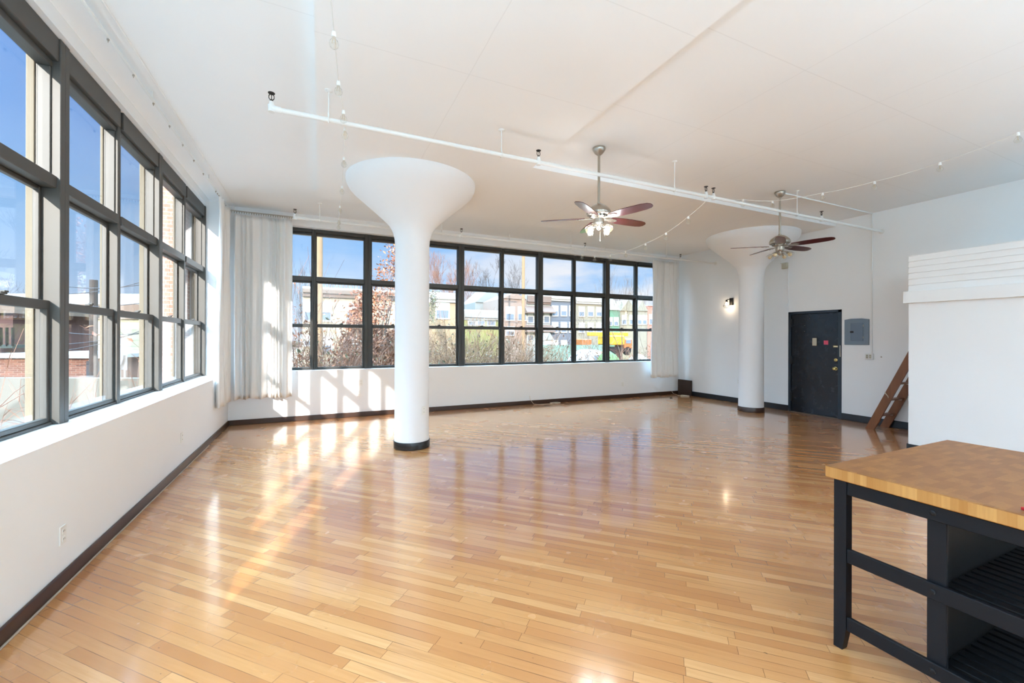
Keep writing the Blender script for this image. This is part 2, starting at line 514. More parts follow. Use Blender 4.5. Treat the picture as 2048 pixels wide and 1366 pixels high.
# sleeping-loft enclosure on the right: flat wall, ledge board, lap-boarded parapet
LX, LY = 7.518, 3.018
w = MB().box(LX, XR, YB, LY, 0, 2.12)
wl = struct('wall_loft', w, M['wall'])
pb = MB()
zz = 2.21; hs = [.088, .085, .082, .082, .08, .078]
for i, hh in enumerate(hs):
    pb.prism([(LX - .012, zz), (LX + .002, zz + hh), (LX + .1, zz + hh), (LX + .1, zz)], YB, LY, 'y')
    pb.prism([(LY + .012, zz), (LY - .002, zz + hh), (LY - .1, zz + hh), (LY - .1, zz)], LX, XR, 'x')
    zz += hh
pb.box(LX - .004, LX + .11, YB, LY + .004, zz, zz + .008)
struct('trim_1', pb, M['wall'])
struct('trim_2', MB().bbox(LX - .048, LX + .1, YB, LY + .045, 2.045, 2.21, .004).bbox(LX + .1, XR, LY - .1, LY + .045, 2.045, 2.21), M['wall'])
struct('baseboard_loft', MB().box(LX - .014, LX, YB, LY + .014, 0, .075).box(LX, XR, LY, LY + .014, 0, .075), M['base_black'])

def base(name, seg, m, hgt=.092, t=.018):
    b = MB()
    for (xa, xb, ya, yb) in seg: b.bbox(xa, xb, ya, yb, 0, hgt, .006)
    return struct(name, b, m)
base('baseboard_left', [(XL, XL + .018, YB, YF)], M['base'])
base('baseboard_far', [(XL + .018, XR - .02, YF - .018, YF)], M['base'])
b = MB().bbox(XR - .018, XR, DY1, YF, 0, .125, .006)
struct('baseboard_right', b, M['base_black'])
b = MB().bbox(XR - .018, XR, LY + .02, DY0, 0, .125, .006).bbox(XR - .03, XR - .018, LY + .02, DY0, 0, .02, .004)
struct('baseboard_door', b, M['base_black'])
# narrow pale shoe strip along the left skirting
struct('trim_3', MB().bbox(XL + .018, XL + .030, YB, 7.2, 0, .012, .003), mat('worn_shoe_strip', srgb(176, 158, 140), .6, vary=.2, vscale=9))
# thin cover strip on the ceiling beside the curtain track
struct('trim_4', MB().bbox(-1.352, -1.338, -1, 8.66, ZC - .014, ZC, .003), M['ceil'])
struct('trim_5', MB().box(XR - .016, XR, 5.668, 5.682, 2.112, 3.05), M['wall'])

# ------------------------------------------------------------------ windows
def window(idx, mp, u0, u1, wl, wr, m_frame, trim=None, zb=.92, zt=3.60, depth=.13):
    """One bay: fixed light over a double-hung pair. mp(u, n, z) maps wall length, depth into the room and height to the place."""
    root = thing('window_%d' % idx, None, None, mp((u0+u1)/2, 0, zb), kind='structure')
    def bx(mb, a0, a1, n0, n1, z0, z1, b=.004):
        p, q = mp(a0, n0, z0), mp(a1, n1, z1)
        mb.bbox(p[0], q[0], p[1], q[1], p[2], q[2], b)
    a0, a1 = u0 + wl, u1 - wr
    HZ, T1, T0 = 3.485, 2.70, 2.612
    fr = MB()
    bx(fr, u0, a0, -.075, (.06 if wl > .05 else .03), zb, zt)
    bx(fr, a1, u1, -.075, (.06 if wr > .05 else .03), zb, zt)
    bx(fr, a0, a1, -.09, .05, HZ + .045, zt)
    bx(fr, a0, a1, -.07, .015, HZ, HZ + .045)
    bx(fr, a0, a1, -.09, .04, T0, T1)
    bx(fr, a0, a1, -.09, .02, zb, zb + .022)
    for s0, s1 in ((a0, a0 + .014), (a1 - .014, a1)): bx(fr, s0, s1, -.06, .01, T1, HZ)
    frame = fr.build('frame', m_frame, root)
    def pane(par, z0, z1, e0, e1, n):
        p, q = mp(e0, n - .002, z0), mp(e1, n + .002, z1)
        return MB().box(p[0], q[0], p[1], q[1], z0, z1).build('pane', M['glass'], par)
    pane(frame, T1 - .004, HZ + .004, a0 + .01, a1 - .01, -.03)
    up = MB()
    for s0, s1 in ((a0, a0 + .03), (a1 - .03, a1)): bx(up, s0, s1, -.075, -.04, 1.745, T0)
    bx(up, a0 + .03, a1 - .03, -.075, -.04, T0 - .03, T0); bx(up, a0 + .03, a1 - .03, -.075, -.04, 1.755, 1.80)
    ups = up.build('upper_sash', m_frame, root)
    pane(ups, 1.79, T0 - .02, a0 + .02, a1 - .02, -.058)
    lo = MB()
    for s0, s1 in ((a0, a0 + .034), (a1 - .034, a1)): bx(lo, s0, s1, -.035, .005, zb + .022, 1.80)
    bx(lo, a0 + .034, a1 - .034, -.035, .008, 1.735, 1.80); bx(lo, a0 + .034, a1 - .034, -.035, .008, zb + .022, zb + .055)
    los = lo.build('lower_sash', m_frame, root)
    pane(los, zb + .045, 1.745, a0 + .024, a1 - .024, -.015)
    lt = MB(); mid = (u0 + u1) / 2
    bx(lt, mid - .03, mid + .03, -.012, .02, 1.80, 1.815, .003); bx(lt, mid - .008, mid + .03, .0, .026, 1.812, 1.824, .002)
    lt.build('latch', m_frame, root)
    if trim:
        t = MB()
        bx(t, u1 - wr, u1 + .03, (-.125 if wr > .05 else -.10), -.075, zb, zt, .004)
        bx(t, u1 - wr - .012, u1 - wr, -.095, -.075, zb, zt, .003)
        t.build('outer_jamb', trim, root)
    return root

far_edges = [WF0, -.10, .875, 1.85, 2.82, 3.81, 4.79, 5.77, 6.76, 7.74, WF1]
def mp_far(u, n, z): return (u, YW - n, z)
for i in range(10):
    hv = lambda k: .066 if k % 2 == 0 else .034
    window(i + 1, mp_far, far_edges[i], far_edges[i+1], hv(i), hv(i+1), M['bronze'], zt=3.60)
left_edges = [WL0, .13, .98, 1.95, 3.05, 4.19, 5.20, 6.25, 7.34, WL1]
def mp_left(u, n, z): return (XW + n, u, z)
for i in range(9):
    hv = lambda k: .06 if k % 2 == 1 else .032
    window(i + 11, mp_left, left_edges[i], left_edges[i+1], hv(i), hv(i+1), M['alu'], M['cream_trim'], zb=.905, zt=3.70)

# ------------------------------------------------------------------ mushroom columns
prof = [(.244, 0), (.240, .12), (.237, .6), (.236, 2.0), (.237, 2.84), (.243, 2.92), (.260, 3.0), (.285, 3.06), (.320, 3.115), (.43, 3.225), (.63, 3.40), (.80, 3.545), (.85, 3.60), (.878, 3.66), (.884, 3.70), (.884, ZD + .03)]
def column(name, cx, cy, label, clip=None):
    o = MB().lathe(prof, 72, (cx, cy, 0)).build(name, M['column'], origin=(cx, cy, 0), smooth=True, auto=50)
    tag(o, label, None, None, 'structure')
    if clip:
        import bmesh
        bm = bmesh.new(); bm.from_mesh(o.data)
        bmesh.ops.bisect_plane(bm, geom=bm.verts[:] + bm.edges[:] + bm.faces[:], plane_co=(clip - cx, 0, 0), plane_no=(1, 0, 0), clear_outer=True)
        bm.to_mesh(o.data); bm.free()
    bnd = MB().lathe([(.247, .0), (.252, .004), (.252, .098), (.248, .104), (.244, .104)], 72, (cx, cy, 0), cap=False)
    bnd.build('base_band', M['base'] if clip else mat('black_base_band', srgb(30, 27, 26), .25, vary=.2, vscale=7), o, smooth=True, auto=40)
    return o
COLUMN1 = (1.193, 5.99); COLUMN2 = (8.37, 5.99)
column('mushroom_column', *COLUMN1, 'white flared concrete column standing free before the far windows')
column('mushroom_column', *COLUMN2, 'white flared concrete column standing beside the black door', clip=XR - .002)

# ------------------------------------------------------------------ door
root = thing('door_1', 'black steel entrance door with brass knob and pink note', None, (XR, DY0, 0), kind='structure')
fr = MB()
fr.bbox(XR - .012, XR + .1, DY0, DY0 + .062, 0, DZ, .004); fr.bbox(XR - .012, XR + .1, DY1 - .05, DY1, 0, DZ, .004)
fr.bbox(XR - .012, XR + .1, DY0, DY1, DZ - .052, DZ, .004)
fr.build('door_frame', mat('black_blue_frame', srgb(40, 50, 60), .35, metal=.2), root)
LEAFX = XR + .012
leaf = MB().bbox(LEAFX, LEAFX + .045, DY0 + .066, DY1 - .054, .018, DZ - .056, .003).build('door_leaf', M['door'], root)
MB().box(XR - .005, XR + .05, DY0 + .06, DY1 - .05, 0, .014).build('threshold', M['alu'], root)
for z in (1.88, 1.09, .32):
    hm = MB().bbox(LEAFX - .022, LEAFX + .002, DY1 - .088, DY1 - .05, z - .085, z + .085, .004)
    hm.lathe([(.013, -.09), (.013, .09)], 10, (LEAFX - .018, DY1 - .052, z))
    hm.build('hinge', M['iron_black'], root)
RY = Matrix.Rotation(-PI/2, 4, 'Y')
def disc_on_x(mb, x, y, z, prof_):
    return mb.lathe(prof_, 24, M=Matrix.Translation((x, y, z)) @ RY)
kn = disc_on_x(MB(), LEAFX, 4.775, .965, [(.036, 0), (.036, .006), (.014, .010), (.013, .03), (.024, .038), (.030, .05), (.027, .062), (.012, .068), (0, .068)])
kn.build('door_knob', M['brass'], root, smooth=True, auto=40)
disc_on_x(MB(), LEAFX, 4.768, 1.134, [(.032, 0), (.032, .008), (.022, .012), (.022, .016), (0, .016)]).build('deadbolt', M['brass'], root, smooth=True, auto=40)
MB().box(LEAFX - .0175, LEAFX - .016, 4.765, 4.771, 1.122, 1.142).build('keyhole', M['slot'], bpy.data.objects['deadbolt'])
sl = MB().bbox(LEAFX - .008, LEAFX, 4.715, 4.815, 1.378, 1.414, .002).build('name_plate', M['brass'], root)
MB().box(LEAFX - .009, LEAFX - .008, 4.728, 4.802, 1.387, 1.405).build('plate_slot', mat('plate_face', srgb(232, 228, 214), .5), sl)
MB().bbox(LEAFX - .03, LEAFX, 5.105, 5.185, 1.405, 1.56, .006).build('chime_box', M['beige'], root)
MB().bbox(XR - .018, XR - .010, DY0 + .012, DY0 + .03, 1.2, 1.42, .002).build('strike_plate', M['nickel'], root)
for (y, z) in ((5.249, 1.96), (5.346, 1.819), (5.35, 1.70)):
    disc_on_x(MB(), LEAFX, y, z, [(.008, 0), (.006, .005), (0, .006)]).build('rivet', M['nickel'], root, smooth=True)
o = MB().box(LEAFX - .0012, LEAFX - .0004, 4.905, 4.985, 1.43, 1.512).build('sticky_note', M['pink'], origin=(LEAFX - .001, 4.945, 1.43))
tag(o, 'pink square paper note stuck on the black steel door', 'note')

# ------------------------------------------------------------------ wall fittings
def outlet(label, P, nrm, wide=False):
    """duplex socket with cover plate; nrm: '+x', '-x', '-y' is the way it faces"""
    rz = {'-y': 0, '+x': PI/2, '-x': -PI/2}.get(nrm, nrm)
    r = thing('wall_outlet', label, 'socket', P, rz, group='wall sockets')
    hw = .058 if wide else .036
    MB().bbox(-hw, hw, -.007, 0, -.058, .058, .003).build('cover_plate', M['white_plastic'], r, local=True)
    for cx in ((-.024, .024) if wide else (0,)):
        for z in (-.024, .024):
            q = MB().bbox(cx - .017, cx + .017, -.0095, -.006, z - .015, z + .015, .003).build('receptacle', M['white_plastic'], r, local=True)
            s = MB().box(cx - .008, cx - .0055, -.0102, -.0093, z - .004, z + .006).box(cx + .0055, cx + .008, -.0102, -.0093, z - .004, z + .006)
            s.build('slot', M['slot'], q, local=True)
    return r
outlet('white socket low on the left wall, nearest to the viewer', (XL, 3.514, .314), '+x')
outlet('white socket low on the left wall near the curtained corner', (XL, 5.98, .382), '+x')
outlet('white socket under the far windows, near the right-hand curtain', (7.148, YF, .358), '-y')
outlet('lower white socket on the sunlit far wall by the flared column', (.70, YF, .455), '-y')
outlet('upper white socket on the sunlit far wall by the flared column', (.735, YF, .664), '-y')
outlet('white socket low on the door wall, half hidden by the column', (XR, 6.835, .517), '-x')
ang = math.atan2(5.755 - 5.99, 1.262 - 1.193)
# on the round column, facing the room
a_o = math.radians(-60)
outlet('white socket mounted on the round column above its black base', (COLUMN1[0] + .237 * math.cos(a_o), COLUMN1[1] + .237 * math.sin(a_o), .535), a_o + PI/2)

r = thing('raceway_outlet', 'white double socket box beside the grey breaker panel, fed by a raceway', 'socket', (XR, 4.205, 1.225))
bx_ = MB().bbox(XR - .045, XR, 4.145, 4.268, 1.172, 1.278, .004).build('box', M['white_paint'], r)
for y in (4.185, 4.232):
    q = MB().bbox(XR - .048, XR - .045, y - .017, y + .017, 1.19, 1.26, .002).build('receptacle', M['beige'], r)
    for z in (1.208, 1.243):
        MB().box(XR - .0492, XR - .0478, y - .008, y - .004, z - .006, z + .006).box(XR - .0492, XR - .0478, y - .0045, y + .0045, z - .007, z - .0055).box(XR - .0492, XR - .0478, y + .004, y + .008, z - .006, z + .006).build('slot', M['slot'], q)
MB().bbox(XR - .02, XR, 4.168, 4.19, 1.278, ZC, .003).build('raceway', M['white_paint'], r)
tag(MB().bbox(6.6, XR, 4.168, 4.190, ZC - .02, ZC, .003).build('ceiling_raceway', M['white_paint'], origin=(7.8, 4.18, ZC - .02)),
    'white cable raceway along the ceiling from the second fan to the wall', 'raceway')
o = disc_on_x(MB(), XR, 4.04, 1.223, [(.012, 0), (.010, .004), (0, .006)]).build('wall_plug', M['nickel'], origin=(XR, 4.04, 1.223), smooth=True)
tag(o, 'small metal wall plug beside the double socket box', 'fitting')

r = thing('junction_box', 'beige junction box high on the wall above the black door', 'junction box', (XR, 5.73, 3.05))
MB().bbox(XR - .06, XR, 5.675, 5.79, 3.048, 3.174, .006).build('box', M['beige'], r)
MB().bbox(XR - .065, XR - .06, 5.69, 5.775, 3.06, 3.162, .002).build('cover', M['beige'], r)

# breaker panel
r = thing('breaker_panel', 'grey steel breaker panel on the wall beside the black door', 'breaker panel', (XR, 4.41, 1.434))
MB().bbox(XR - .02, XR, 4.216, 4.61, 1.434, 1.905, .004).prism([(4.216, 1.905), (4.61, 1.905), (4.50, 1.925), (4.33, 1.925)], XR - .02, XR, 'x').build('panel_cover', M['panel'], r)
dr = MB().bbox(XR - .028, XR - .02, 4.305, 4.505, 1.505, 1.84, .003).build('panel_door', M['panel_d'], r)
MB().bbox(XR - .034, XR - .028, 4.455, 4.51, 1.66, 1.69, .003).build('latch', M['iron_black'], dr)
for z in (1.57, 1.79): MB().lathe([(.006, -.02), (.006, .02)], 8, (XR - .026, 4.30, z)).build('hinge', M['nickel'], dr)

# wall lamp with a wire cage
r = thing('wall_sconce', 'lit black wall lamp with wire cage beside the round column', 'wall lamp', (XR, 7.04, 2.40))
MB().bbox(XR - .03, XR, 6.985, 7.075, 2.36, 2.53, .004).build('backplate', M['iron_black'], r)
MB().tube([(XR - .02, 7.03, 2.49), (XR - .10, 7.06, 2.50), (XR - .13, 7.07, 2.475)], .010, 8).build('arm', M['iron_black'], r)
SC = Vector((XR - .13, 7.07, 2.47))
MB().lathe([(.0, .012), (.022, .012), (.024, -.03), (.018, -.036)], 16, SC).build('socket', M['iron_black'], r)
cg = MB()
for k in range(6):
    a = 2*PI*k/6; d_ = Vector((math.cos(a), math.sin(a), 0))
    cg.tube([SC + d_*.02 + Vector((0,0,-.03)), SC + d_*.075 + Vector((0,0,-.13)), SC + d_*.05 + Vector((0,0,-.175))], .0025, 5)
for rr, z in ((.075, -.13), (.05, -.175)):
    cg.tube([SC + Vector((rr*math.cos(2*PI*k/24), rr*math.sin(2*PI*k/24), z)) for k in range(24)], .0025, 5, closed=True)
cg.build('cage', M['iron_black'], r)
sl_ = bpy.data.lights.new('sconce_light', 'POINT'); sl_.energy = .9; sl_.shadow_soft_size = .03; sl_.color = (1, .80, .58)
so_ = bpy.data.objects.new('sconce_light', sl_); COL.objects.link(so_); so_.location = SC + Vector((0, 0, -.16))
MB().lathe([(.012, -.03), (.026, -.07), (.030, -.095), (.022, -.12), (0, -.128)], 16, SC, cap=False).build('bulb', M['lit_bulb'], r, smooth=True)

# dark board box in the far corner
o = MB().bbox(XR - .085, XR - .020, 8.19, 8.63, .002, .415, .006).build('wooden_box', M['brown_box'], origin=(XR - .05, 8.42, 0))
tag(o, 'dark brown wooden box standing on the floor in the far corner', 'box')

# cables
def coil(name, label, c, r0, n, entry, m, seed, squash=.7):
    rnd = random.Random(seed); pts = [Vector(p) for p in entry]
    for k in range(int(n * 16)):
        a = 2*PI*k/16; rr = r0 * (1 + .12*math.sin(a*.37 + seed) + rnd.uniform(-.03, .03))
        pts.append(Vector((c[0] + rr*math.cos(a), c[1] + rr*squash*math.sin(a), .006 + .004*(k/16) + .006*abs(math.sin(a*1.3)))))
    o = MB().tube(pts, .0045, 6).build(name, m, origin=(c[0], c[1], 0), smooth=True)
    return tag(o, label, 'cable')
coil('cable', 'cream cable coiled on the floor against the far skirting', (5.05, 8.53), .12, 3.2,
     [(4.44, 8.672, .20), (4.45, 8.65, .11), (4.50, 8.58, .02), (4.62, 8.55, .005), (4.85, 8.54, .006)], M['cable'], 2)
coil('cable', 'cream cable tangled on the floor before the dark corner box', (8.86, 8.22), .11, 3.5,
     [(8.80, 8.655, .13), (8.78, 8.55, .04), (8.82, 8.40, .006)], M['cable'], 5, .9)
o = MB().tube([(8.25 + .035*math.cos(a*.5), 8.10 + .03*math.sin(a*.5), .005 + .0008*a) for a in range(20)], .004, 6).build('plug', M['slot'], origin=(8.25, 8.1, 0))
tag(o, 'small dark cable end lying on the floor near the far corner', 'cable')

# ------------------------------------------------------------------ curtains and tracks
def curtain(label, mp, u0, u1, zt, zb, folds, seed, amp=.045, lean=0.0):
    rnd = random.Random(seed)
    r = thing('curtain', label, 'curtain', mp((u0+u1)/2, 0, zb), group='white cotton curtains')
    NU, NZ = folds * 10, 34
    ph = [rnd.uniform(-.5, .5) for _ in range(folds + 2)]
    am = [rnd.uniform(.65, 1.25) for _ in range(folds + 2)]
    mb = MB(); vs = []; wp = .055
    for j in range(NZ + 1):
        t = j / NZ; z = zt + (zb - zt) * t
        for i in range(NU + 1):
            s = i / NU; sw = s + wp * math.sin(2*PI*s*1.7 + seed) * s * (1 - s) * 4 + .5*wp * math.sin(2*PI*s*3.3 + 2*seed) * s * (1 - s) * 4
            k = max(0, min(.99999, sw)) * folds; a = int(min(k, folds - 1)); fr = k - a
            pa = ph[a] * (1 - fr) + ph[a+1] * fr; aa = am[a] * (1 - fr) + am[a+1] * fr
            amp_z = amp * (.55 + .45 * min(1, t * 1.6)) * aa
            w = math.sin(2*PI*k + pa + .5*math.sin(3.1*t + a)) + .28*math.sin(4*PI*k + 2*pa + 1.1*t)
            u = u0 + (u1 - u0) * s + .012 * math.sin(2*PI*k + 1.2) * (1 - .4*t) + lean * t * (s - .5)
            n = amp_z * w + .016 * math.sin(5*t + s*9) + .010 * math.sin(17*s + 7*t)
            dz = .012 * math.sin(2*PI*k*.5 + seed) * t
            vs.append(mp(u, n, z + dz))
    fs = [(j*(NU+1)+i, j*(NU+1)+i+1, (j+1)*(NU+1)+i+1, (j+1)*(NU+1)+i) for j in range(NZ) for i in range(NU)]
    mb.add(vs, fs)
    p = mb.build('curtain_panel', M['cloth'], r, smooth=True)
    sd = p.modifiers.new('thick', 'SOLIDIFY'); sd.thickness = .003; sd.offset = 0
    return r

def mp_cf(u, n, z): return (u, 8.45 - n, z)
def mp_cl(u, n, z): return (-1.385 + n, u, z)
curtain('white curtain against the left wall, drawn into the sunny corner', mp_cl, 7.58, 8.34, 3.67, .47, 7, 3, .034)
curtain('wide white curtain with sun patches at the left end of the far windows', mp_cf, -1.33, -.455, 3.64, .475, 9, 11, .05)
curtain('narrow white curtain hanging at the end of the far windows near the door wall', mp_cf, 7.93, 8.80, 3.60, .51, 8, 21, .045, .08)

def track(label, P, Q, m, glid, brk, drop):
    P, Q = Vector(P), Vector(Q); d = Q - P; ax = 0 if abs(d.x) > abs(d.y) else 1
    r = thing('curtain_track', label, 'curtain track', (P + Q) / 2)
    mb = MB()
    if ax == 0: mb.bbox(P.x, Q.x, P.y - .011, P.y + .011, P.z - .008, P.z + .008, .003)
    else: mb.bbox(P.x - .011, P.x + .011, P.y, Q.y, P.z - .008, P.z + .008, .003)
    mb.build('rail', m, r)
    for t in glid:
        c = P + d * t
        g_ = MB().lathe([(0, .0), (.008, -.004), (.008, -.016), (.003, -.02), (.003, -drop), (0, -drop)], 8, c + Vector((0, 0, -.008)))
        g_.build('glider', M['nickel'], r)
    for t in brk:
        c = P + d * t
        MB().bbox(c.x - .006, c.x + .006, c.y - .006, c.y + .006, c.z, ZC, .002).build('bracket', M['white_paint'], r)
    return r
gl = [.02 + .053*k for k in range(16)] + [.9 + .012*k for k in range(8)]
track('white curtain track along the ceiling edge above the left windows', (-1.42, -.3, 3.745), (-1.42, 8.44, 3.745), M['white_paint'], gl, (.1, .35, .6, .85), .03)
n_ = 10.38
gl = [(.02 + k*.036) / n_ for k in range(26)] + [(9.32 + k*.036) / n_ for k in range(24)]
track('curtain track with steel gliders across the far window wall', (-1.38, 8.45, 3.695), (9.0, 8.45, 3.695), M['nickel'], gl, (.005, .25, .5, .75, .99), .035)

# ------------------------------------------------------------------ sprinkler pipes
def sprinkler(P, r_, y):
    P = Vector(P)
    f = MB().lathe([(.026, -.03), (.026, .03)], 12, P)
    f.add([], [])
    f.lathe([(.018, .02), (.018, .055), (.014, .06)], 12, P)
    o = f.build('tee', M['white_paint'], r_, smooth=True, auto=40)
    h = MB().lathe([(.012, .058), (.012, .072)], 10, P)
    for s in (-1, 1):
        h.tube([P + Vector((s*.008, 0, .07)), P + Vector((s*.019, 0, .085)), P + Vector((s*.019, 0, .105)), P + Vector((s*.005, 0, .125))], .0035, 6)
    h.lathe([(.003, .07), (.003, .125)], 6, P); h.lathe([(0, .127), (.026, .125), (.027, .130), (0, .132)], 12, P)
    h.build('sprinkler_head', M['dark_metal'], r_)

def pipe(label, y, z, xa, xb, heads, hangers, extra=None):
    r = thing('sprinkler_pipe', label, 'sprinkler pipe', ((xa+xb)/2, y, z))
    MB().tube([(xa, y, z), (xb, y, z)], .021, 16).build('pipe', M['white_paint'], r, smooth=True, auto=40)
    e = MB().tube([(xa - .035, y, z + .03), (xa - .03, y, z + .008), (xa - .01, y, z), (xa + .04, y, z)], .027, 14)
    e.build('elbow', M['white_paint'], r, smooth=True, auto=40)
    fl = MB(); fl.lathe([(.045, 0), (.045, .008), (.03, .012), (.022, .012)], 20, M=Matrix.Translation((xb, y, z)) @ RY)
    fl.build('wall_flange', M['white_paint'], r, smooth=True, auto=40)
    for x in heads: sprinkler((x, y, z), r, y)
    for x in hangers:
        zc = ZD if (X0 < x < X1 or Y0 < y < Y1) else ZC
        h = MB().tube([(x, y + .026*math.cos(a), z + .026*math.sin(a)) for a in [2*PI*k/16 for k in range(16)]], .005, 5, closed=True)
        h.lathe([(.005, .026), (.005, zc - z - .006)], 8, (x, y, z)); h.lathe([(.008, .03), (.008, .06)], 8, (x, y, z))
        h.lathe([(.012, zc - z - .014), (.032, zc - z - .006), (.034, zc - z), (0, zc - z)], 16, (x, y, z))
        h.build('hanger', M['white_paint'], r)
    return r
pipe('long white sprinkler pipe hanging before the first ceiling fan', 4.04, 3.462, -.34, XR, (-.372, 2.169, 4.729, 4.87, 7.325), (.067, 1.729, 4.16, 6.694))
pipe('white sprinkler pipe running along above the far windows', 7.5, 3.45, -.33, XR, (-.36, 2.403, 5.162, 7.924), (.0, 2.031, 4.809, 7.475))

# ------------------------------------------------------------------ string lights
def string_light(label, wire, bulbs, r0=.0035, group=None, size=1.0):
    c = wire[len(wire)//2]
    r = thing('string_light', label, 'string lights', c)
    pts = []
    for i in range(len(wire) - 1):
        a, b = Vector(wire[i]), Vector(wire[i+1]); L = (b - a).length
        for k in range(8):
            t = k / 8; pts.append(a.lerp(b, t) - Vector((0, 0, .035 * L * 4 * t * (1 - t) * .6)))
    pts.append(Vector(wire[-1]))
    MB().tube(pts, r0, 6).build('wire', M['white_plastic'], r, smooth=True)
    for b in bulbs:
        b = Vector(b); s = size
        so = MB().lathe([(.0, .004), (.011*s, .002), (.014*s, -.012*s), (.014*s, -.034*s), (.0, -.034*s)], 12, b).build('socket', M['white_plastic'], r, smooth=True, auto=40)
        MB().lathe([(.011*s, -.034*s), (.013*s, -.044*s), (.026*s, -.062*s), (.030*s, -.078*s), (.025*s, -.096*s), (.012*s, -.107*s), (0, -.109*s)], 16, b, cap=False).build('bulb', M['bulb_glass'], so, smooth=True)
        fl = MB().tube([b + Vector((-.004, 0, -.036*s)), b + Vector((-.012*s, 0, -.075*s)), b + Vector((0, 0, -.068*s)), b + Vector((.012*s, 0, -.075*s)), b + Vector((.004, 0, -.036*s))], .0012, 4)
        fl.build('filament', M['dim_bulb'], so)
    return r
zs_ = 3.5
w1 = [at(660, -60, 'z', zs_), at(662, 0, 'z', zs_), at(668, 64, 'z', zs_), at(677, 163, 'z', zs_), at(687, 221, 'z', zs_), at(690, 255, 'z', zs_), at(688, 315, 'z', zs_), at(684, 372, 'z', zs_), at(680, 412, 'z', zs_), at(678, 436, 'z', zs_), at(677, 446, 'y', 7.47)]
string_light('string of clear bulbs hanging in a line toward the far windows, passing the flared column', w1, w1[2:10] + [w1[10]])
A_, B_ = at(1145, 501, 'y', 7.46), at(1412, 402, 'y', 4.0)
def along(u, v, t):
    c, s = math.cos(YAW), math.sin(YAW)
    dA = A_.y * c + A_.x * s; dB = B_.y * c + B_.x * s
    return at_d(u, v, 1 / ((1 - t) / dA + t / dB))
b2 = [(1164, 508), (1189, 512), (1220.6, 510), (1251.7, 502), (1291, 487), (1332, 466), (1377, 433)]
P2 = [along(u, v, (u - 1145) / 267) for u, v in b2]
string_light('string of small clear bulbs sagging between the far pipe and the near sprinkler pipe', [A_] + P2 + [B_], P2)
b3 = [(1486, 399), (1545, 402), (1645, 386), (1749, 363), (1880, 325), (2036, 265)]
P3 = [at(u, v, 'z', 3.6) for u, v in b3]
string_light('string of clear bulbs stretched below the ceiling on the loft side of the room', [at(1430, 396, 'y', 4.02)] + P3 + [at(2120, 230, 'z', 3.6)], P3)

